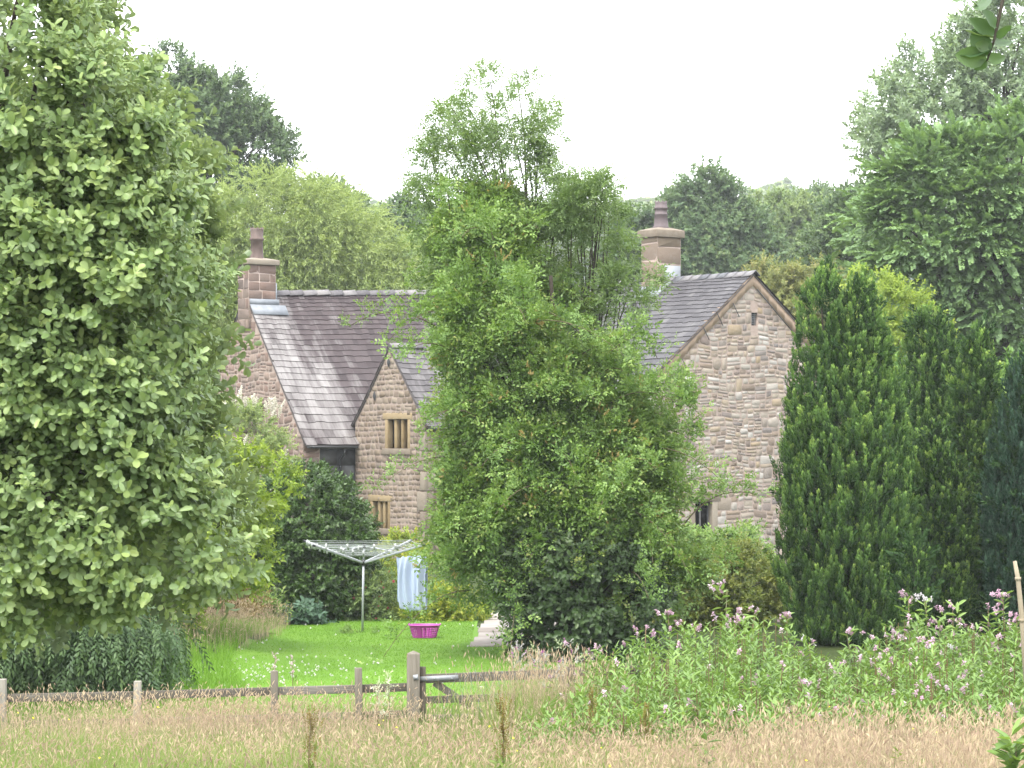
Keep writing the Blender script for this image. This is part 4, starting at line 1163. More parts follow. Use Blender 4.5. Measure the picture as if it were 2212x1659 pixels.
tree('laurel_shrub', 'mid green shrub with upright shoots below the rubble gable window', 'shrub',
     [(1430, 1120), (1485, 1165), (1550, 1170), (1590, 1125), (1640, 1150), (1665, 1210), (1640, 1260), (1500, 1290), (1430, 1260), (1420, 1180)], 66, 1.0, .27, 190, 16, T_mid, M['f_rose'], base_px=1540, trunk=.07, k=16, inner=.25, scale=(.8, 1.25))
tree('olive_shrub', 'olive bronze tinted shrub left of the big cypress', 'shrub',
     [(1400, 1270), (1460, 1230), (1540, 1190), (1610, 1180), (1660, 1200), (1695, 1270), (1700, 1350), (1560, 1390), (1400, 1390)], 57, 1.1, .25, 260, 17, T_mid, M['f_olive'], base_px=1560, trunk=.07, k=16, inner=.2, scale=(.7, 1.1))

# conifers
def cypress(label, tips, foot, Y, n, m, per=7, thick=1.2, scale=(.55, .95)):
    """flame-shaped conifer: tips = [(px, py, half width px)], all meeting the ground at foot"""
    fx, fy, hw = foot
    s = Y / F0; base = at(fx, HY, Y); base[2] = float(gz(base[0], Y))
    t = thing('cypress_tree', label, 'conifer', base, None)
    P_ = []; D_ = []; T_ = []
    tot = sum((fy - q[1]) * q[2] for q in tips)
    for (tx, ty, w) in tips:
        k = int(n * (fy - ty) * w / tot)
        h = R.random(k) ** .85; th = R.uniform(0, 6.283, k)
        prof = np.minimum(1, np.clip(h * 1.02 / .42, 0, 1) ** .5) * np.where(h > .8, 1 - (h - .8) * .7, 1)
        lump = 1 + .12 * np.abs(np.sin(th * 3.5 + 1.5 * np.sin(h * 8 + tx) + tx)) - .07 + .04 * np.sin(th * 3 - h * 17)
        rr = w * s * prof * lump * R.uniform(.9, 1.03, k)
        cx = (tx + (fx - tx) * h ** 1.2 * .75 - CX) * s
        z = EYE + (HY - (ty + (fy - ty) * h)) * s
        rr = rr + R.normal(-.02, .032, k)
        p = np.stack([cx + rr * np.cos(th), Y + rr * np.sin(th) * min(thick, 1.1), z], -1)
        o = np.stack([np.cos(th), np.sin(th), 0 * th], -1)
        P_.append(p); D_.append(o); T_.append(R.random(k))
    P_ = np.concatenate(P_); D_ = np.concatenate(D_); T_ = np.clip(np.concatenate(T_), 0, 1); k = len(P_)
    d = nrm(D_ * R.uniform(.05, .34, k)[:, None] + UP + R.normal(0, .12, (k, 3)))
    V, Fq, a, b = bake(T_cyp, P_, d, D_ + R.normal(0, .3, (k, 3)), R.uniform(*scale, k) * np.where(R.random(k) < .16, 1.45, 1), T_ * .8, grad=.85)  # pale new growth at tips; dark bases put the shade between plumes into colour
    mk('crown', V, Fq, m, {'rnd': a, 'tone': b}, parent=t, loc=base)
    mb = MB()
    for (tx, ty, w) in tips: 
        tp = at(tx, ty + .08 * (fy - ty), Y); mb.tube([base - UP * .1, base + (tp - base) * .4 + np.array([(tx - fx) * s * .2, 0, 0]), tp], [.10, .06, .012], 7)
    # dark filler sprays added inside so that no daylight comes through
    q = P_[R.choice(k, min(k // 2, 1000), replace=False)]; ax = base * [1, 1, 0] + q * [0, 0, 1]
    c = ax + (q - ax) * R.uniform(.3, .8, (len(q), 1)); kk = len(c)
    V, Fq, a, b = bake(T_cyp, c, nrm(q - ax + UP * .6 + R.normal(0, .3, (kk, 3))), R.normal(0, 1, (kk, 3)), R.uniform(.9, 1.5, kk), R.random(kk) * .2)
    mk('inner_filler', V, Fq, M['f_cyp'], {'rnd': a * .3, 'tone': b}, parent=t, loc=base)
    mb.build('trunk', M['bark'], t, base, smooth=True)
cypress('broadest dark cypress with twin tips, nearest the rubble gable', [(1775, 600, 92), (1858, 612, 84), (1735, 880, 66), (1880, 690, 86), (1825, 730, 140)], (1830, 1395, 150), 52, 5600, M['f_cyp'])
cypress('cypress with a pointed top, second from the gable', [(1985, 685, 56), (2035, 705, 64), (2020, 800, 74)], (2025, 1380, 70), 58., 3000, M['f_cyp'])
cypress('low bushy cypress in front of the second one', [(2012, 945, 52), (2058, 1010, 54)], (2040, 1380, 62), 54, 2000, M['f_cyp'])
cypress('narrow cypress with bright tip, third from the gable', [(2117, 722, 50), (2092, 765, 46), (2122, 850, 60)], (2112, 1370, 64), 55, 2700, M['f_cyp'])
cypress('bluish dark cypress cut by the right edge', [(2215, 800, 80), (2180, 940, 62), (2260, 760, 80)], (2210, 1370, 90), 53, 3100, M['f_cyp2'])
cypress('tiny young conifer standing before the big cypresses', [(1977, 1190, 27)], (1977, 1345, 20), 49.5, 120, M['f_cyp'], scale=(.5, .75))
tree('filler_hedge', 'dark evergreen hedge added to fill the gaps behind the cypresses', 'hedge',
     [(1930, 800), (2080, 780), (2300, 800), (2300, 1400), (1930, 1400)], 62, 1.0, .4, 200, 20, T_bay, M['f_cyp'], trunk=.1, k=8, scale=(1.2, 2.0))  # added so that the gaps between the cypresses stay dark

# trees round the house and beyond
tree('pear_tree', 'small pale yellow-green tree peeping between cypress tops', 'tree',
     [(1840, 600), (1875, 585), (1920, 615), (1965, 612), (1990, 655), (2020, 690), (2020, 740), (1950, 790), (1840, 790)], 72, 1.4, .3, 130, 13, T_mid, M['f_bright'], base_px=1930, trunk=.08, k=24, inner=.4, gap=.1, scale=(.9, 1.4))
tree('sycamore_tree', 'broad dark green sycamore with visible limbs at the right edge', 'tree',
     [(1835, 560), (1845, 500), (1870, 460), (1890, 400), (1950, 345), (2010, 310), (2090, 295), (2190, 265), (2330, 260), (2330, 860), (2100, 830), (2040, 760), (1960, 690), (1870, 640)], 95, 4.2, .85, 240, 22, T_syc, M['f_syc'], base_px=2160, trunk=.42, k=44, dn=1.9, boughs=[([(2290, 520), (2205, 572), (2150, 596), (2095, 622), (2060, 662)], 91.2, .26, .08), ([(2205, 572), (2180, 500), (2185, 430)], 91.3, .13, .05), ([(2150, 596), (2120, 560), (2075, 540), (2010, 575)], 91.2, .10, .03), ([(2260, 740), (2190, 722), (2130, 700)], 91.0, .12, .04)], inner=.22, front=.75, up=.15, out=.6, flat=1.2, squash=.55, scale=(.8, 1.25), rnd=.35, tonev=.5, bend=.15)
tree('grey_poplar_tree', 'tall hazy grey-green tree towering behind the sycamore', 'tree',
     [(1862, 350), (1860, 290), (1895, 225), (1910, 175), (1945, 150), (1975, 100), (1998, 85), (2030, 140), (2065, 120), (2075, 30), (2130, -40), (2330, -80), (2330, 430), (2000, 430), (1920, 405)], 128, 4.0, .9, 230, 17, T_far, M['f_tall'], base_px=2130, trunk=.45, k=46, inner=.35, front=.65, gap=.06, dn=2., scale=(.85, 1.3), bend=.1, inset=.35)
tree('oak_tree', 'big dark oak behind the pale willow on the left skyline', 'tree',
     [(180, 260), (290, 155), (350, 140), (385, 125), (425, 150), (455, 195), (500, 170), (545, 200), (555, 245), (600, 275), (622, 315), (632, 345), (625, 380), (560, 420), (500, 500), (400, 510), (180, 510)], 150, 4.6, .85, 330, 20, T_oak, M['f_oak'], base_px=420, trunk=.5, k=46, inner=.28, front=.62, gap=.08, dn=1.8, scale=(.9, 1.35), bend=.15, inset=.45)
tree('willow_tree', 'rounded pale green willow behind the purple roof', 'tree',
     [(360, 560), (420, 490), (480, 450), (520, 400), (575, 375), (620, 385), (690, 405), (745, 430), (790, 465), (850, 500), (905, 550), (935, 610), (950, 700), (900, 800), (380, 830), (350, 680)], 115, 4.8, .62, 620, 15, T_wil, M['f_willow'], base_px=650, trunk=.4, k=20, dn=2., hang=(.7, .55), inner=.15, front=.8, scale=(.8, 1.25), tonev=.6)
tree('skyline_tree', 'small dark tree top just showing above the willow', 'tree',
     [(650, 430), (700, 400), (745, 398), (785, 425), (795, 470), (790, 560), (660, 560)], 172, 2.5, .7, 70, 20, T_far, M['f_oak'], trunk=.3, k=14, scale=(.9, 1.4))
tree('skyline_tree', 'dark tree on the skyline half hidden by the airy ash', 'tree',
     [(820, 475), (860, 445), (905, 440), (950, 470), (1000, 560), (830, 580)], 168, 2.5, .7, 70, 20, T_far, M['f_far'], trunk=.3, k=14, scale=(.9, 1.4))
G = 'trees on the far right skyline'
tree('woodland_tree', 'tallest dark bushy tree just right of the tall chimney', 'tree',
     [(1432, 470), (1465, 430), (1500, 398), (1540, 400), (1575, 425), (1610, 440), (1640, 500), (1690, 560), (1680, 660), (1440, 680)], 180, 6.0, 1.0, 330, 18, T_far, M['f_far'], trunk=.4, k=24, inner=.2, front=.8, scale=(1.0, 1.6), inset=.4, group=G)
tree('woodland_tree', 'pale hazy tree below the distant hill on the skyline', 'tree',
     [(1600, 470), (1640, 445), (1700, 440), (1760, 460), (1800, 520), (1800, 660), (1620, 680)], 215, 6.0, 1.1, 230, 18, T_far, M['f_farl'], trunk=.4, k=20, inner=.2, front=.8, scale=(1.1, 1.7), group=G)
tree('woodland_tree', 'spiky tree with thin top on the skyline right of the hill', 'tree',
     [(1715, 430), (1735, 405), (1775, 418), (1810, 440), (1850, 440), (1850, 560), (1720, 560)], 230, 4.0, 1.0, 110, 18, T_far, M['f_far'], trunk=.4, k=18, inner=.3, front=.7, scale=(1., 1.5), group=G)
tree('woodland_tree', 'dark brownish tree between the skyline trees and the sycamore', 'tree',
     [(1755, 500), (1790, 450), (1835, 430), (1880, 418), (1925, 430), (1950, 560), (1900, 680), (1740, 690), (1725, 600)], 140, 4.0, .8, 230, 19, T_far, M['f_oak'], trunk=.35, k=20, inner=.2, front=.8, scale=(.8, 1.3), group=G)
tree('woodland_tree', 'dark tree left of the tall chimney showing through the ash leaves', 'tree',
     [(1300, 520), (1345, 480), (1385, 472), (1425, 490), (1440, 680), (1290, 680)], 185, 4.0, 1.0, 160, 18, T_far, M['f_far'], trunk=.35, k=16, inner=.2, front=.8, scale=(1., 1.6), group=G)
tree('bramble_thicket', 'olive bramble thicket behind the right gable roof', 'thicket',
     [(1560, 650), (1640, 590), (1720, 575), (1790, 600), (1850, 640), (1850, 800), (1560, 800)], 112, 2.5, .6, 230, 18, T_mid, M['f_bram'], trunk=.1, k=26, inner=.2, front=.8, scale=(1.1, 2.2))
tree('woodland_tree', 'broad dark tree closing the view low behind the willow', 'tree',
     [(150, 560), (400, 520), (480, 640), (480, 900), (150, 900)], 130, 4, 1.0, 120, 18, T_far, M['f_far'], trunk=.4, k=12, scale=(1., 1.6))

# the far hill, wooded
def hz_(x, y):
    px = CX + F0 * x / np.maximum(y, 1)
    crest = 480 - 46 * np.exp(-((px - 1662) / 95) ** 2) + 8 * np.sin(px * .021) - 14 * np.exp(-((px - 1370) / 70) ** 2) + 40 * np.exp(-((px - 2300) / 300.) ** 2)
    top = EYE + (HY - crest) / F0 * 900
    r = np.clip((y - 480) / 420, 0, 1); r = r * r * (3 - 2 * r)
    return top * r - 2 + (R.normal(0, .8, x.shape) if np.ndim(x) else 0)
V, Fq = grid(np.linspace(-420, 420, 200), np.linspace(470, 990, 60), hz_)
M['hillm'] = rough('wooded_hill', [(.04, .07, .035), (.06, .10, .045), (.09, .13, .06)], .06, .95, .1, 0)
tag(mk('hill', V, Fq, M['hillm'], smooth=True), kind='structure')
n = 6000
hx = R.uniform(-60, 190, n); hy = R.uniform(740, 905, n)
hp = np.stack([hx, hy, hz_(hx, hy) + 2.], -1)
T_hill = [sp_spiral(40, 2.2, 2.2, 2.0, 100, 50, lv=.4) for _ in range(4)]
V, Fq, a, b = bake(T_hill, hp, nrm(UP + R.normal(0, .2, (n, 3))), R.normal(0, 1, (n, 3)), R.uniform(.5, 1.1, n), R.random(n))
tag(mk('hill_woods', V, Fq, M['f_farl'], {'rnd': a, 'tone': b}), 'hazy far-off woods covering the distant hill', 'woods', kind='stuff')

# --------------------------------------------------------------- fence and gate
def gat(px, Y, dz=0.):
    x = (px - CX) / F0 * Y
    return np.array([x, Y, float(gz(x, Y)) + dz])
YF = 37.0
fence = thing('post_and_rail_fence', 'weathered post and rail fence of low posts left of the gate', 'fence', gat(300, YF))
fl = tuple(fence.location)
for px, top, mt, w in ((4, 1466, 'pale_wood', .13), (297, 1470, 'pale_wood', .10), (594, 1448, 'woodv', .10), (777, 1442, 'woodv', .10)):
    mb = MB(); b = gat(px, YF); zt = EYE + (HY - top) / F0 * YF
    u = np.array([R.normal(0, .015), R.normal(0, .01), 0])
    c = b + np.array([0, -.06, -.15])
    mb.box(c - np.array([w / 2, w / 2, 0]), (w, 0, 0), (0, w, 0), UP * (zt - c[2]) + u)
    mb.build('post', M[mt], fence, fl, bevel=.008)
pts = [(-120, 1512), (5, 1508), (297, 1502), (594, 1493), (777, 1488), (885, 1484)]
for lo, hh in ((0, .105), (58, .10)):
    for (a, ya), (b, yb) in zip(pts[:-1], pts[1:]):
        p, q = at(a, ya + lo, YF + .05), at(b, yb + lo, YF + .05); mb = MB()
        mb.beam(p, q, .045, hh * 1.1); mb.build('rail', M['wood'], fence, fl, bevel=.006)
gp_ = thing('gate_post', 'stout square gate post with a weathered pyramid top and steel bolt plate', 'post', gat(893, YF))
gl = tuple(gp_.location); mb = MB(); w = .178; zt = EYE + (HY - 1412) / F0 * YF
b = gat(893, YF, -.15); o = b - np.array([w / 2, w / 2, 0]); H = zt - b[2]
v = [o, o + [w, 0, 0], o + [w, w, 0], o + [0, w, 0]]; v += [p + UP * H for p in v] + [b + UP * (H + .045)]
mb.add(v, [(0, 1, 5, 4), (1, 2, 6, 5), (2, 3, 7, 6), (3, 0, 4, 7), (4, 5, 8), (5, 6, 8), (6, 7, 8), (7, 4, 8)], 0)
mb.build('shaft', M['woodv'], gp_, gl, bevel=.006)
mb = MB(); c = at(899, 1464, YF - .10)
mb.box(c - np.array([.035, 0, .035]), (.07, 0, .012), (0, .012, 0), (-.012, 0, .07)); mb.tube([c + [0, .005, 0], c - [0, .022, 0]], .016, 6)
mb.build('bolt_plate', M['galv'], gp_, gl)
gate = thing('timber_gate', 'timber field gate with diagonal brace, strap hinge and wire netting', 'gate', gat(1010, YF))
gl = tuple(gate.location); Yg = YF + .04
mb = MB(); mb.beam(at(912, 1440, Yg), at(912, 1560, Yg), .10, .075, up=np.array([0, 1., 0])); mb.build('stile', M['woodv'], gate, gl, bevel=.006)
mb = MB(); mb.beam(at(1215, 1445, Yg), at(1215, 1560, Yg), .10, .075, up=np.array([0, 1., 0])); mb.build('stile', M['woodv'], gate, gl, bevel=.006)
for p, q, h in (((920, 1466), (1215, 1455), .125), ((920, 1512), (1215, 1502), .10), ((920, 1552), (1215, 1545), .10)):
    mb = MB(); mb.beam(at(*p, Yg), at(*q, Yg), .06, h); mb.build('rail', M['wood'], gate, gl, bevel=.006)
mb = MB(); mb.beam(at(938, 1474, Yg + .03), at(1085, 1572, Yg + .03), .04, .10); mb.build('brace', M['wood'], gate, gl, bevel=.005)
mb = MB(); p, q = at(906, 1467, Yg - .045), at(990, 1463, Yg - .045); mb.beam(p, q, .008, .07)
for x in (938, 976): 
    c = at(x, 1466, Yg - .045); mb.tube([c, c - [0, .012, 0]], .013, 6)
mb.build('strap_hinge', M['galv'], gate, gl)
mb = MB()
for i in range(16):
    x = 985 + i * 14; 
    for s in (1, -1):
        k = np.linspace(0, 1, 6); P = np.stack([at(x + s * 28 * t + 3 * math.sin(9 * t + i), 1452 + 95 * t + (6 * math.sin(i * 1.7) if t == 0 else 0), Yg - .05) for t in k]); mb.tube(P, .0022, 4, cap=False)
mb.build('wire_netting', M['galv'], gate, gl)
f2 = thing('rail_fence', 'short rail fence beyond the gate, hidden in thistles and tall grass', 'fence', gat(1280, YF + .5))
fl2_ = tuple(f2.location)
for px in (1235, 1420):
    mb = MB(); b = gat(px, YF + .5, -.1); mb.box(b - [.05, .05, 0], (.1, 0, 0), (0, .1, 0), UP * .95); mb.build('post', M['woodv'], f2, fl2_, bevel=.006)
for y in (1452, 1500):
    mb = MB(); mb.beam(at(1222, y, YF + .42), at(1440, y - 8, YF + .42), .045, .12); mb.build('rail', M['wood'], f2, fl2_, bevel=.006)

# --------------------------------------------------------------- rotary airer, washing, basket
YA = 55.0
hub0 = at(785, 1215, YA); base = gat(783, YA)
air = thing('rotary_airer', 'silver rotary clothes airer opened out on the lawn', 'clothes airer', base); al = tuple(base)
mb = MB(); mb.tube([base - UP * .05, base + (hub0 - base) * .5, hub0 - UP * .02], .024, 12); mb.build('pole', M['alu'], air, al, smooth=True)
mb = MB(); ptop = at(787, 1180, YA); mb.tube([hub0, ptop], .018, 10); mb.build('mast', M['alu'], air, al, smooth=True)
mb = MB(); mb.tube([hub0 - UP * .06, hub0 + UP * .05], .042, 10); mb.tube([ptop - UP * .03, ptop + UP * .03], .036, 10); mb.build('hub', M['black'], air, al)
tips = []
for k in range(4):
    th = math.radians(144 + 90 * k); dv = np.array([math.cos(th), math.sin(th), 0])
    tip = hub0 + dv * 1.57 + UP * .40; tips.append(tip)
    mb = MB(); mb.beam(hub0 + dv * .04, tip, .038, .044); a = mb.build('arm', M['alu'], air, al, bevel=.005)
    mb = MB(); mb.beam(tip - dv * .02 - UP * .006, tip + dv * .05 + UP * .012, .04, .044); mb.build('end_cap', M['black'], a, al)
    mb = MB(); mid = hub0 + (tip - hub0) * .56; mb.beam(ptop, mid + UP * .01, .018, .02); mb.build('strut', M['alu'], air, al)
mb = MB(); linepts = []
for j in range(9):
    f = .34 + .64 * j / 8
    for k in range(4):
        p = hub0 + (tips[k] - hub0) * f + UP * .025; q = hub0 + (tips[(k + 1) % 4] - hub0) * f + UP * .025
        mid = (p + q) / 2 - UP * .02 * f; mb.tube([p, mid, q], .0042, 4, cap=False)
        linepts.append((p, mid, q, k, j))
mb.build('washing_line', M['line'], air, al)
# pegs: two prongs and a spring, one mesh shared by every peg
mb = MB(); mb.box((-.009, -.012, -.075), (.007, 0, 0), (0, .024, 0), (.001, 0, .10)); mb.box((.002, -.012, -.075), (.007, 0, 0), (0, .024, 0), (-.001, 0, .10)); mb.box((-.011, -.013, -.018), (.022, 0, 0), (0, .026, 0), (0, 0, .010))
peg = mb.build('clothes_peg', M['peg'])
used = False
cand = [(l, t_) for l in linepts for t_ in (.1, .25, .4, .55, .7, .85)]
R.shuffle(cand)
npeg = 0
for l, t_ in [(linepts[i], t_) for i, t_ in ((32, .06), (32, .2), (33, .3), (32, .34), (28, .5), (33, .55), (32, .7), (24, .15), (25, .2), (29, .4), (20, .6), (16, .4), (12, .5), (13, .45), (17, .3), (33, .1), (33, .75), (32, .88), (29, .8), (24, .55), (21, .2), (8, .4))]:
    p = l[0] * (1 - t_) + l[2] * t_ - UP * .02 * math.sin(t_ * 3.14)
    o = peg if not used else peg.copy()
    if used: COL.objects.link(o)
    used = True
    o.location = p; o.rotation_euler = (0, R.normal(0, .25), R.uniform(0, 3)); o.scale = (1.5, 1.5, 1.25)
    tag(o, 'small white peg clipped on the lines of the rotary airer', 'clothes peg', 'pegs on the airer lines')
# the sheet: gathered folds, hanging in a loop from the outer lines
A_, B_ = at(856, 1203, YA - .5), at(920, 1196, YA - .9)
nu, nv = 90, 40; V = []; 
for side in (0, 1):
    for j in range(nv + 1):
        t_ = j / nv
        for i in range(nu + 1):
            u = i / nu
            fold = (.05 * math.sin(u * 27 + .6 * math.sin(t_ * 3)) + .035 * math.sin(u * 12 + 1 + t_)) * (1 - .25 * t_)
            x = u + .02 * math.sin(t_ * 4 + u * 9)
            wsh = 1.0 - .06 * t_
            bot = 1.15 * (1 - .20 * max(0, 1 - u / .45) ** 2)
            drop = bot * t_
            p = A_ + (B_ - A_) * (.5 + (x - .5) * wsh) - UP * drop
            nx = nrm(np.array([-(B_ - A_)[1], (B_ - A_)[0], 0]))
            bulge = .045 * math.sin(min(t_ * 1.02, 1) * math.pi) ** .6
            p = p + nx * (fold * (.4 + .6 * min(1, t_ * 4)) + (bulge if side else -bulge))
            if t_ < .12: p = p - UP * .03 * (1 - t_ / .12) * abs(math.sin(u * 14))
            V.append(p)
w = nu + 1; n1 = w * (nv + 1); i = (np.arange(nv)[:, None] * w + np.arange(nu)[None]).ravel()
q = np.stack([i, i + 1, i + w + 1, i + w], -1)
lastr = np.arange(nu) + nv * w; seam = np.stack([lastr, lastr + 1, lastr + 1 + n1, lastr + n1], -1)
V = np.array(V) 
sh = mk('bed_sheet', V, np.concatenate([q, q + n1, seam]), M['sheet'], smooth=True, loc=tuple(A_))
tag(sh, 'pale blue-white sheet hanging in folds from the airer beside the rose', 'bed sheet')

# laundry basket: slotted oval tub
bc = gat(917, 53.3); bc[2] += .02
bk = thing('laundry_basket', 'magenta slotted plastic laundry basket standing on the lawn', 'laundry basket', bc); bl = tuple(bc)
nu, nv = 96, 18; V = []; 
Hh = .255
for j in range(nv + 1):
    t_ = j / nv; rx = .235 + .075 * t_; ry = .16 + .06 * t_
    for i in range(nu):
        a = 2 * math.pi * i / nu; ca, sa = math.cos(a), math.sin(a); e = .72
        V.append(bc + np.array([rx * math.copysign(abs(ca) ** e, ca), ry * math.copysign(abs(sa) ** e, sa), Hh * t_]))
Fq = []
for j in range(nv):
    for i in range(nu):
        slot = (j % 3 != 0) and 1 < j < nv - 2 and (i % 3 != 0) and not (i % 48 in (17, 18, 19, 20, 21, 22, 41, 42, 43, 44, 45, 46)) 
        if not slot: Fq.append((j * nu + i, j * nu + (i + 1) % nu, (j + 1) * nu + (i + 1) % nu, (j + 1) * nu + i))
tub = mk('tub', np.array(V), np.array(Fq), M['pink'], parent=bk, loc=bl, smooth=True)
sm = tub.modifiers.new('wall', 'SOLIDIFY'); sm.thickness = .006
mb = MB(); mb.add([V[i] + UP * .004 for i in range(nu)], [tuple(range(nu))]); mb.build('floor', M['pink'], bk, bl)
mb = MB(); ring = [np.array(V[nv * nu + i % nu]) + np.array([0, 0, .004 + .018 * (abs(math.cos(2 * math.pi * i / nu)) > .93)]) for i in range(nu + 1)]
ring = [bc + (p - bc) * [1.04, 1.04, 1] for p in ring]
mb.tube(ring, .014, 8, cap=False); mb.build('rim', M['pink'], bk, bl, smooth=True)

# --------------------------------------------------------------- border behind the airer
T_herb = [sp_spiral(12, .30, .10, .045, 75, 30, lv=.35) for _ in range(5)]
T_ear = [sp_plume(12, .12, .012, .03, .012) for _ in range(4)]
def plantmass(name, label, cat, poly, Y, thick, r, n, per, temps, m, kind=None, group=None, **kw):
    return tree(name, label, cat, poly, Y, thick, r, n, per, temps, m, trunk=.02, k=12, crown='foliage', barkm='twig', group=group, wood_name='stems', **kw)
t, pos, nor = plantmass('border_plant', 'yellow-green perennials under the hanging sheet', 'border plant', [(840, 1330), (870, 1290), (930, 1265), (1000, 1280), (1040, 1320), (1030, 1362), (850, 1368)], 59, .7, .16, 130, 13, T_herb, M['f_herb'], scale=(.6, 1.))
t, pos, nor = plantmass('border_plant', 'loose grey-green clump with crimson flowers behind the airer pole', 'border plant', [(730, 1300), (770, 1260), (840, 1230), (860, 1260), (850, 1320), (830, 1370), (735, 1370)], 59, .6, .16, 110, 13, T_herb, M['f_farl'], scale=(.5, .9), inset=.2)
b0 = np.array(t.location); k = R.choice(len(pos), 26); pp = pos[k] + [0, -.25, .12]
V, Fq, a, b = bake([sp_spiral(8, .03, .035, .03, 100, 30) for _ in range(3)], pp, np.tile(UP, (26, 1)), R.normal(0, 1, (26, 3)), R.uniform(.6, 1.2, 26), R.random(26))
mk('flowers', V, Fq, M['f_redfl'], {'rnd': a, 'tone': b}, parent=t, loc=b0)
plantmass('border_plant', 'tall yellow flowering stems against the wing wall', 'border plant', [(810, 1190), (850, 1160), (900, 1170), (920, 1240), (880, 1270), (820, 1260)], 73, .6, .16, 90, 11, T_herb, M['f_herb'], scale=(.6, 1.1), inset=.2)
plantmass('leafy_plant', 'low dark bluish leafy plant at the foot of the round shrub', 'border plant', [(600, 1345), (640, 1330), (690, 1335), (715, 1358), (650, 1372), (600, 1370)], 57.5, .35, .14, 50, 8, T_ivy, M['f_host'], scale=(.9, 1.3))
plantmass('leafy_plant', 'low mid green weeds under the left of the round shrub', 'border plant', [(530, 1330), (570, 1300), (630, 1320), (640, 1362), (540, 1365)], 57.5, .35, .14, 60, 10, T_herb, M['f_rose'], scale=(.7, 1.1))
plantmass('grass_tuft', 'small dark tuft at the foot of the airer pole', 'tuft', [(735, 1372), (785, 1360), (830, 1370), (820, 1384), (745, 1384)], 54.8, .3, .06, 30, 10, T_herb, M['f_rose'], scale=(.25, .45))

# --------------------------------------------------------------- meadow grass
def frust(y0, y1, n, x0=-.29, x1=.29, pw=1.0):
    y = y0 + (y1 - y0) * R.random(n) ** pw
    return np.stack([y * R.uniform(x0, x1, n), y], -1)
def noise2(x, y): return .5 + .25 * np.sin(x * 1.1 + 2 * np.sin(y * .6)) + .25 * np.sin(y * 1.3 + x * .5 + 1.7)
xy = frust(17.5, 37.6, 80000, pw=.9); n = len(xy); gr_ = noise2(xy[:, 0], xy[:, 1])
V, q, t3, _, _ = blades(xy, R.uniform(.18, .48, n) * (1 - .25 * (xy[:, 1] > 33)), R.uniform(.003, .006, n), 0, None, '', lean=.35)
tag(mk('meadow_grass', V, [q, t3], M['f_green'], {'rnd': np.tile(R.random(n), 2), 'tone': np.tile(gr_, 2)}), 'uncut green grass of the meadow in front of the fence', 'grass', kind='stuff')


def seedgrass(xy, h, name, label, hl=(.06, .12), hw=(.0045, .0085), m='f_straw', stem=.0026, lean=.22, tone=None):
    n = len(xy)
    V, q, t3, tip, lx = blades(xy, h, np.full(n, stem), 0, None, '', lean=lean)
    L = R.uniform(*hl, n); Wd = R.uniform(*hw, n)
    d = nrm(lx + UP * (h * .8)[:, None] + R.normal(0, .12, (n, 3)))
    s1 = nrm(np.cross(d, R.normal(0, 1, (n, 3)))); s2 = np.cross(d, s1); b0 = tip - d * (L * .15)[:, None]; e = tip + d * (L * .85)[:, None] - UP * (L * .22)[:, None]
    mid = b0 + (e - b0) * .45 + UP * (L * .04)[:, None]
    Vh = []; 
    for s in (s1, s2): Vh.append(np.stack([b0, mid + s * Wd[:, None], e, mid - s * Wd[:, None]], 1))
    Vh = np.concatenate(Vh).reshape(-1, 3); k = len(V)
    qh = k + (np.arange(2 * n) * 4)[:, None] + np.arange(4)[None]
    r = R.random(n); tn = tone if tone is not None else R.random(n)
    Fs = [np.concatenate([q, qh]), t3]
    rnd = np.concatenate([r, r, r, r]); tt = np.concatenate([tn * .6, tn, tn, tn * .6])
    return tag(mk(name, np.concatenate([V, Vh]), Fs, M[m], {'rnd': rnd, 'tone': tt}), label, 'grass', kind='stuff')
xy = frust(17.5, 37.2, 130000, pw=.85)
keep = R.random(len(xy)) < (.05 + .6 * noise2(xy[:, 0] * .8 + 3, xy[:, 1] * .7) ** 1.6) * np.clip((xy[:, 1] - 20) / 11 + .5 * np.clip(xy[:, 0] / 1.5, 0, 1), .16, 1) + .16 * np.clip(xy[:, 0] / 1.5, 0, 1)
xy = xy[keep]; n = len(xy)
seedgrass(xy, R.uniform(.24, .52, n) * (1 + .25 * (xy[:, 1] > 33)), 'meadow_seedheads', 'straw coloured seed heads of the ripe meadow grass', tone=noise2(xy[:, 0], xy[:, 1]) * R.uniform(.6, 1.1, n))
xy = frust(21.5, 30.3, 3600, x0=.06, x1=.21); xy = xy[R.random(len(xy)) < np.clip((xy[:, 0] / xy[:, 1] - .06) / .07, .1, 1)]; n = len(xy)
seedgrass(xy, R.uniform(.35, .8, n), 'tall_seedheads', 'taller pinkish straw grass in front of the balsam bank', hl=(.08, .15), hw=(.005, .009))
xy = np.stack([R.normal((1180 - CX) / F0 * 35.5, .55, 2600), R.normal(35.3, .8, 2600)], -1); n = len(xy)
V, q, t3, _, _ = blades(xy, R.uniform(.3, .95, n), R.uniform(.003, .007, n), 0, None, '', lean=.22)
tag(mk('rank_grass', V, [q, t3], M['f_green'], {'rnd': np.tile(R.random(n), 2), 'tone': np.tile(R.random(n), 2)}), 'tall rank green grass between the gate and the balsam bank', 'grass', kind='stuff')
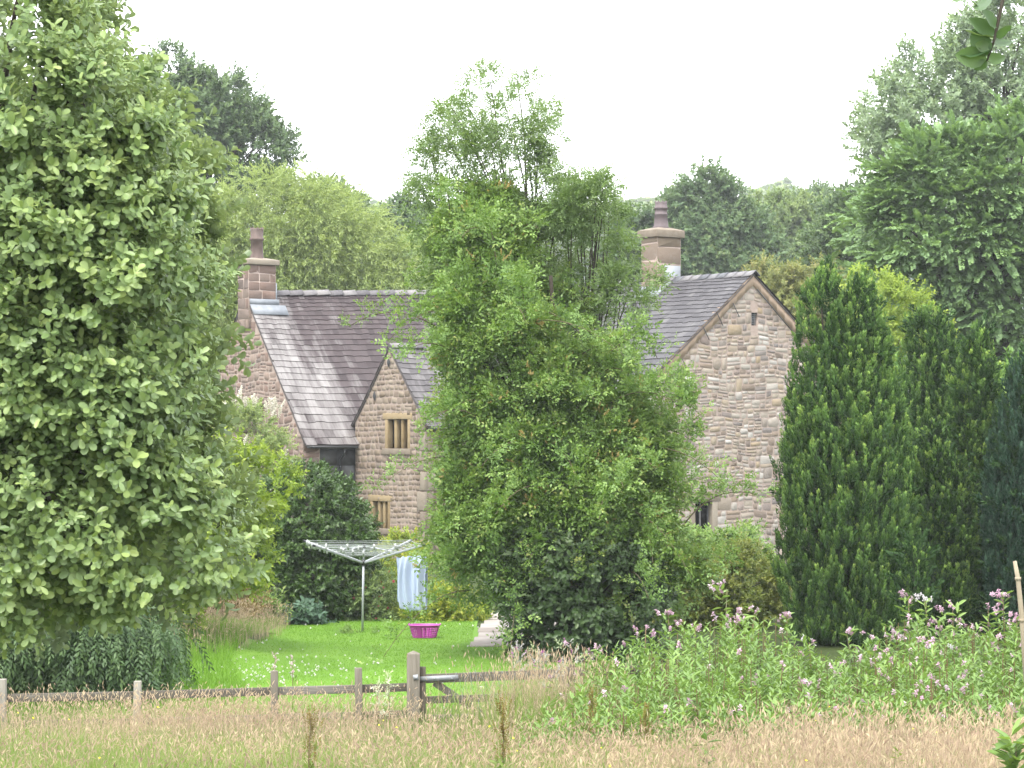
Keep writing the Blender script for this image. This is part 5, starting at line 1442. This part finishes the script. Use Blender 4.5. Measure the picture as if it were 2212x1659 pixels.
# rough tan grass on the bank at the left of the lawn
pl = np.array([(-8.3, 47), (-5.9, 46.2), (-4.9, 48), (-4.55, 52), (-4.7, 56), (-6.3, 58), (-8.6, 57)])
xy = scatter(pl, 3200); n = len(xy)
seedgrass(xy, R.uniform(.25, .62, n), 'bank_seedheads', 'tall tan grass on the bank beside the lawn', hl=(.07, .13), hw=(.004, .009))
xy = scatter(np.array([(-8.8, 38), (-4.4, 37.6), (-4.2, 42), (-5, 47), (-5, 57), (-9.5, 57)]), 26000); n = len(xy)
V, q, t3, _, _ = blades(xy, R.uniform(.1, .34, n), R.uniform(.003, .006, n), 0, None, '', lean=.5)
tag(mk('bank_grass', V, [q, t3], M['f_lawn'], {'rnd': np.tile(R.random(n), 2), 'tone': np.tile(R.random(n), 2)}), 'long green grass of the rough bank left of the lawn', 'grass', kind='stuff')
xy = np.stack([R.uniform(-5, 6.5, 6000), R.uniform(36.9, 38.2, 6000)], -1); n = len(xy)
V, q, t3, _, _ = blades(xy, R.uniform(.12, .42, n), R.uniform(.003, .007, n), 0, None, '', lean=.45)
tag(mk('fence_grass', V, [q, t3], M['f_green'], {'rnd': np.tile(R.random(n), 2), 'tone': np.tile(R.random(n), 2)}), 'long grass growing along the foot of the fence', 'grass', kind='stuff')
# tall pale grass by the gate, and buttercups
xy = np.stack([R.normal((1175 - CX) / F0 * 36, .5, 1500), R.normal(35.6, .7, 1500)], -1)
seedgrass(xy, R.uniform(.4, 1.2, 1500), 'tall_grass', 'tall pale grass stems in front of the gate end', hl=(.07, .14), hw=(.004, .008), lean=.12)
xy = frust(19, 34, 46); n = len(xy); pos = np.stack([xy[:, 0], xy[:, 1], gz(xy[:, 0], xy[:, 1]) + R.uniform(.42, .6, n)], -1)
M['f_yellow'] = foliage('yellow_petal', [(.65, .48, .03), (.75, .55, .04)], .3, .6, .2)
V, Fq, a, b = bake([sp_spiral(6, .01, .022, .02, 85, 40) for _ in range(3)], pos, np.tile(UP, (n, 1)), R.normal(0, 1, (n, 3)), R.uniform(.5, .8, n), R.random(n))
tag(mk('buttercups', V, Fq, M['f_yellow'], {'rnd': a, 'tone': b}), 'tiny yellow buttercups dotted through the meadow', 'buttercups', kind='stuff')

# --------------------------------------------------------------- balsam bank
T_bleaf = [sp_spiral(18, .62, .125, .036, 78, 50, big=True, lv=.25, droop=.2) for _ in range(6)]
T_btop = [sp_spiral(15, .50, .17, .05, 80, 55, big=True, lv=.25, droop=.15) for _ in range(4)]
T_bfl = [sp_spiral(9, .05, .038, .031, 110, 40, lv=.4) for _ in range(5)]
TOP = [(1130, 1545), (1185, 1510), (1240, 1450), (1300, 1408), (1400, 1372), (1480, 1355), (1560, 1335), (1650, 1335), (1720, 1372), (1800, 1405), (1870, 1395), (1940, 1350), (2010, 1345), (2100, 1350), (2212, 1345), (2300, 1340)]
def top_py(px): return np.interp(px, [p[0] for p in TOP], [p[1] for p in TOP])
n = 1450; px = R.uniform(1140, 2600, n); Y = 30.5 + 8.3 * R.random(n)
fy = (Y - 30.5) / 8.3
tpy = top_py(px); front = 1575 - 25 * np.sin(px * .01)
py = front + (tpy - front) * np.clip(fy * 1.05, 0, 1) ** .8 + R.normal(0, 9, n)
X = (px - CX) / F0 * Y; g0 = gz(X, Y); zt = EYE + (HY - py) / F0 * Y
h = np.clip(zt - g0, .3, 2.2)
P_ = []; Dd = []; sc_ = []
for i in range(n):
    k = 1 + int(h[i] > .75) + int(h[i] > 1.3)
    for j in range(k):
        top_ = h[i] - j * .45; s = R.uniform(.75, 1.15); s = min(s, top_ / .60 + .15)
        P_.append((X[i] + R.normal(0, .09), Y[i] + R.normal(0, .09), g0[i] + max(top_ - .62 * s, .0))); Dd.append(UP + R.normal(0, .16, 3)); sc_.append(s)
P_ = np.array(P_); Dd = nrm(np.array(Dd)); sc_ = np.array(sc_); k = len(P_)
tn = np.clip(noise2(P_[:, 0] * 1.6, P_[:, 1] * 2) * .8 + R.normal(0, .12, k), 0, 1)
V, Fq, a, b = bake(T_bleaf, P_, Dd, R.normal(0, 1, (k, 3)), sc_, tn)
mids = np.zeros(len(Fq), int)
sel = np.where((h > .45) & (R.random(n) < .035 + .16 * np.clip((px - 1600) / 400, 0, 1) + .12 * (fy > .8)))[0]
fp_ = np.stack([X[sel], Y[sel] - .1, g0[sel] + h[sel] + .02], -1) + R.normal(0, .05, (len(sel), 3))
V2, F2, a2, b2 = bake(T_bfl, fp_, nrm(UP + R.normal(0, .3, (len(sel), 3))), R.normal(0, 1, (len(sel), 3)), R.uniform(.7, 1.25, len(sel)), R.random(len(sel)))
mb = MB()
for i in range(0, n, 3): mb.tube([(X[i], Y[i], g0[i] - .02), (X[i] + R.normal(0, .04), Y[i], g0[i] + h[i])], [.011, .006], 5, cap=False)
Vs = np.concatenate(mb.V); Fs = np.array([q[0] for q in mb.F[4]])
M['f_stem'] = foliage('reddish_stem', [(.12, .13, .05), (.16, .10, .055), (.13, .18, .06)], .1, .5, .3, gain=.9)
tag(mk('balsam_undergrowth', np.concatenate([V, V2, Vs]), np.concatenate([Fq, F2 + len(V), Fs + len(V) + len(V2)]), [M['f_bals'], M['f_pinkfl'], M['f_stem']],
   {'rnd': np.concatenate([a, a2, R.random(len(Fs))]), 'tone': np.concatenate([b, b2, R.random(len(Fs))])}, np.concatenate([mids, mids[:1].repeat(len(F2)) + 1, np.full(len(Fs), 2)])),
   'dense green bank of wild balsam leaves dotted with pink blooms', 'undergrowth', kind='stuff')

# the balsams that stand out, each a plant of its own
def balsam(px, py, Y, nf, white, label, group, fs=1.):
    tp = at(px, py, Y); b = gat(px + R.normal(0, 6), Y); 
    t = thing('balsam_plant', label, 'balsam plant', b, group); H = tp[2] - b[2]
    mb = MB(); mid = (b + tp) / 2 + [R.normal(0, .04), 0, 0]; mb.tube([b - UP * .03, mid, tp], [.014, .011, .006], 6); mb.build('stem', M['f_stem'], t, tuple(b))
    ks = np.array([b + (tp - b) * f for f in ((H - 1.1) / H, (H - .75) / H, (H - .50) / H) if f > 0] or [b]); m_ = len(ks)
    V, Fq, a, c = bake(T_btop, ks, nrm(UP + R.normal(0, .08, (m_, 3))), R.normal(0, 1, (m_, 3)), R.uniform(.85, 1.1, m_), R.uniform(.3, 1, m_))
    mk('leaves', V, Fq, M['f_bals'], {'rnd': a, 'tone': c}, parent=t, loc=tuple(b))
    pp = tp + np.stack([R.normal(0, .11, nf), R.normal(0, .07, nf), R.normal(-.02, .035, nf)], -1)
    for p1 in pp:
        V, Fq, a, c = bake(T_bfl, p1[None] + R.normal(0, .022, (2, 3)), nrm(UP + R.normal(0, .5, (2, 3))), R.normal(0, 1, (2, 3)), R.uniform(.8, 1.2, 2) * fs, R.random(2))
        mk('flower_head', V, Fq, M['f_whitefl' if white else 'f_pinkfl'], {'rnd': a, 'tone': c}, parent=t, loc=tuple(b))
GB = 'flowering balsams topping the bank'
SPEC = [(1262, 1398, 36.8, 3, 0, 'low pink balsam at the left end of the bank, beside the thistles'),
 (1395, 1357, 38, 5, 0, 'pink balsam before the dark broad-leaved shrub, left of a taller one'), (1443, 1320, 38.5, 4, 0, 'tall pink balsam in front of the olive shrub'),
 (1500, 1352, 38, 5, 0, 'pink balsam between two taller ones below the olive shrub'), (1570, 1272, 38.3, 5, 0, 'tallest pale pink balsam, standing clear against the olive shrub'),
 (1590, 1335, 38, 5, 0, 'pink balsam just below the tallest pale one'), (1632, 1318, 38.6, 4, 0, 'pink balsam at the left foot of the big cypress'), (1700, 1325, 38.6, 5, 0, 'pink balsam in front of the left side of the big cypress'),
 (1828, 1362, 38, 4, 0, 'pink balsam under the middle of the big cypress'), (1748, 1388, 38, 2, 1, 'short white flowered balsam below the big cypress'),
 (1962, 1288, 38.8, 5, 0, 'tall pale balsam beside the tiny young conifer'), (1998, 1292, 38.8, 5, 1, 'tall white flowered balsam by the tiny young conifer'),
 (2058, 1312, 38.6, 4, 0, 'pale pink balsam in front of the low bushy cypress'), (2030, 1345, 37.6, 6, 0, 'bushy pink balsam below the low bushy cypress'),
 (2135, 1318, 38, 5, 0, 'pink balsam in front of the narrow cypress'), (2166, 1285, 38, 7, 0, 'tall full pink balsam beside the dead cane'),
 (2196, 1335, 37, 7, 0, 'deep pink balsam right at the foot of the dead cane'), (1925, 1375, 37.5, 5, 0, 'pink balsam at the right foot of the big cypress'),
 (2020, 1392, 36.5, 3, 1, 'white balsam blooms low in the bank under the low bushy cypress'), (1690, 1440, 35.5, 3, 0, 'pink balsam alone in the middle of the green bank'),
 (1640, 1468, 35, 3, 0, 'lowest pink balsam in the middle of the bank'), (1890, 1422, 36, 4, 0, 'pink balsam in the bank below the big cypress'),
 (1740, 1478, 34.5, 4, 0, 'pink balsam low in the bank near the straw grass'), (1900, 1462, 35, 4, 0, 'mauve pink balsam low in the right part of the bank')]
for (px, py, Y, nf, wh, lab) in SPEC: balsam(px, py, Y, nf, wh, lab, GB, .85)

# --------------------------------------------------------------- odd plants
def stalk(name, label, cat, px, top, Y, parts, group=None, lean=0., r=.008, m='f_stem', H=None):
    """single stemmed plant; parts = [(name, templates, material, count, (t0, t1), spread, scale, dirbias)]"""
    tp = at(px, top, Y); b = gat(px + lean, Y); t = thing(name, label, cat, b, group); mb = MB()
    mb.tube([b - UP * .02, (b + tp) / 2 + R.normal(0, .015, 3), tp], [r, r * .8, r * .4], 5); mb.build('stem', M[m], t, tuple(b))
    for nm, T, mm, cnt, (t0, t1), sp, sc, up in parts:
        f = np.linspace(t0, t1, cnt); pp = b + (tp - b) * f[:, None] + R.normal(0, 1, (cnt, 3)) * sp * (1.1 - f * .6)[:, None]
        d = nrm((pp - (b + (tp - b) * f[:, None])) * 4 + UP * up + R.normal(0, .2, (cnt, 3)))
        if nm in ('flower_head', 'seed_fluff'):       # every head a part of its own
            for p1, d1 in zip(pp, d):
                k = 3; V, Fq, a, c = bake(T, p1[None] + R.normal(0, .02, (k, 3)), nrm(d1[None] + R.normal(0, .5, (k, 3))), R.normal(0, 1, (k, 3)), R.uniform(.7, 1.2, k) * sc, R.random(k))
                mk(nm, V, Fq, M[mm], {'rnd': a, 'tone': c}, parent=t, loc=tuple(b))
            continue
        V, Fq, a, c = bake(T, pp, d, R.normal(0, 1, (cnt, 3)), R.uniform(.7, 1.2, cnt) * sc, R.random(cnt))
        mk(nm, V, Fq, M[mm], {'rnd': a, 'tone': c}, parent=t, loc=tuple(b))
    return t
T_seed = [sp_spiral(16, .10, .016, .014, 90, 40, lv=.4) for _ in range(4)]
T_lance = [sp_spiral(3, .05, .16, .035, 60, 40, big=True) for _ in range(4)]
for px, top, Y, lab in ((672, 1545, 24.5, 'seeding dock standing in the meadow left of the gate post'), (1088, 1520, 23.5, 'yellow-green seeding dock, tallest, in the meadow before the gate end'), (1280, 1500, 31, 'rusty seeding dock at the left edge of the balsam bank'), (1395, 1535, 30.2, 'rust brown dock head in front of the balsam bank')):
    stalk('dock_plant', lab, 'dock', px, top, Y, [('seed_heads', T_seed, 'f_dock', 60, (.45, 1.), .045, 1., 1.4), ('leaves', T_lance, 'f_green', 6, (.1, .5), .03, .8, .4)], 'seeding docks in the meadow')
for px, top, lab in ((817, 1476, 'short felted grey flower spike against the fence rail'), (838, 1458, 'taller felted grey flower spike left of the gate post')):
    stalk('woolly_spike', lab, 'flower spike', px, top, 36.6, [('leaves', T_herb, 'f_grey', 16, (.3, .97), .02, .35, .2), ('flowers', T_seed, 'f_grey', 22, (.4, 1.), .02, .8, .6)])
for px, top, lab in ((594, 1412, 'pink willowherb spike above a fence post'), (632, 1418, 'rosy willowherb spike over the lawn right of the fence post')):
    stalk('willowherb', lab, 'willowherb', px, top, 38.6, [('flowers', T_bfl, 'f_pinkfl', 12, (.72, 1.), .03, .55, .8), ('leaves', T_lance, 'f_green', 8, (.2, .7), .03, .5, .7)])
for px, top, Y, k, lab in ((1115, 1405, 37.8, 7, 'thistle with fluffy white seed heads by the gate end'), (1165, 1412, 37.3, 8, 'widest fluffy seeding thistle beside the ivy-dark shrub'), (1232, 1400, 37.6, 3, 'green headed thistle nearest the balsam bank'), (1075, 1508, 36.4, 4, 'low thistle tangle in front of the gate brace'), (1200, 1450, 36.4, 3, 'thistle with purple blooms in the tall pale grass')):
    t = stalk('thistle', lab, 'thistle', px, top, Y, [('leaves', T_herb, 'f_thist', 20, (.1, .9), .10, .55, .5), ('flower_head', T_bfl, 'f_purp', 4, (.7, 1.), .12, .55, .8), ('seed_fluff', T_seed, 'f_fluff', 2 * k, (.7, 1.), .085, 1.05, .6)], 'thistles beyond the gate')
# dead cane leaning at the right edge
b = gat(2228, 34.0); mb = MB(); P = [b - UP * .05, at(2208, 1340, 34.0), at(2199, 1250, 34.0), at(2192, 1212, 34.0)]
mb.tube(P, [.040, .034, .03, .024], 8)
for k in (P[1], P[2]): mb.tube([k - UP * .02, k + UP * .02], .04, 8)
mb.add([P[3], P[3] + [.02, 0, -.02], P[3] + [.05, 0, -.20], P[3] + [.035, .01, -.22]], [(0, 1, 2, 3)])
c = mb.build('dead_cane', M['cane'], None, tuple(b)); tag(c, 'thick dead straw-coloured stem leaning at the right edge', 'dead stem')
# broad leaves in the near corner
T_bigleaf = [sp_spiral(8, .30, .24, .10, 80, 45, big=True, droop=.15) for _ in range(2)]
t = stalk('leafy_weed', 'fresh green broad-leaved weed in the bottom right corner', 'weed', 2195, 1612, 19.5, [('leaves', T_bigleaf, 'f_bals', 5, (.55, .85), .02, .8, 1.5)], r=.007)
stalk('leafy_weed', 'small green weed low in the meadow near the right corner', 'weed', 1935, 1612, 22, [('leaves', T_bigleaf, 'f_green', 2, (.5, .8), .02, .4, 1.5)], r=.006)
stalk('leafy_weed', 'green nettle-like weed in the meadow below the balsam bank', 'weed', 1530, 1588, 25, [('leaves', T_bigleaf, 'f_bals', 3, (.4, .85), .03, .5, 1.5)], r=.006)
# branch hanging into the top right corner
Yb = 8.0; b = at(2172, -60, Yb); br = thing('hanging_branch', 'leafy branch tip hanging into the top right corner', 'branch', b); mb = MB()
path = [at(2172, -60, Yb), at(2166, 0, Yb), at(2158, 40, Yb), at(2148, 85, Yb), at(2132, 132, Yb)]
mb.tube(path, [.006, .0055, .005, .004, .0025], 6); mb.tube([at(2166, 0, Yb), at(2120, -10, Yb + .05), at(2085, -5, Yb)], [.004, .003, .002], 6)
mb.build('twig', M['bark'], br, tuple(b), smooth=True)
Lf = [(2150, 75, 2092, 40, .9), (2148, 82, 2078, 62, 1.), (2140, 105, 2070, 120, 1.1), (2135, 120, 2100, 62, .8), (2132, 128, 2062, 118, 1.), (2133, 130, 2105, 150, .9), (2132, 132, 2172, 122, .8), (2150, 80, 2186, 55, .7), (2145, 95, 2192, 90, 1.), (2155, 60, 2120, 18, .8), (2140, 105, 2105, 95, .8), (2085, -5, 2052, 5, .6), (2090, -8, 2110, 12, .5), (2125, -5, 2128, 20, .5)]
Vv = []; Fv = []; nn_ = 0
for x0, y0, x1, y1, s in Lf:
    p = at(x0, y0, Yb); q = at(x1, y1, Yb + R.normal(0, .03)); d = q - p; L = max(np.linalg.norm(d), .05)
    # rounded leaf built as a fan of eight outline points each side of the midrib
    k = 7; tt = np.linspace(0, 1, k); wd = .29 * L * np.sin(np.clip(tt, 0, 1) ** .8 * math.pi) ** .75 * 1.15
    loc = [(0, t_ * L, -.05 * L * math.sin(t_ * 3)) for t_ in tt] + [(w_, t_ * L, .10 * w_ + R.normal(0, .002)) for t_, w_ in zip(tt, wd)] + [(-w_, t_ * L, .10 * w_ + R.normal(0, .002)) for t_, w_ in zip(tt, wd)]
    m_ = frame(d, np.array([R.normal(0, .6), -.7, R.normal(.3, .5)]))
    Vv.append(np.array(loc) @ m_.T + p)
    for i in range(k - 1): Fv += [(nn_ + i, nn_ + k + i, nn_ + k + i + 1, nn_ + i + 1), (nn_ + i, nn_ + i + 1, nn_ + 2 * k + i + 1, nn_ + 2 * k + i)]
    nn_ += 3 * k
rr = np.repeat(R.random(len(Lf)), 12)
mk('leaves', np.concatenate(Vv), np.array(Fv), M['f_alder'], {'rnd': rr, 'tone': rr}, parent=br, loc=tuple(b), smooth=True)
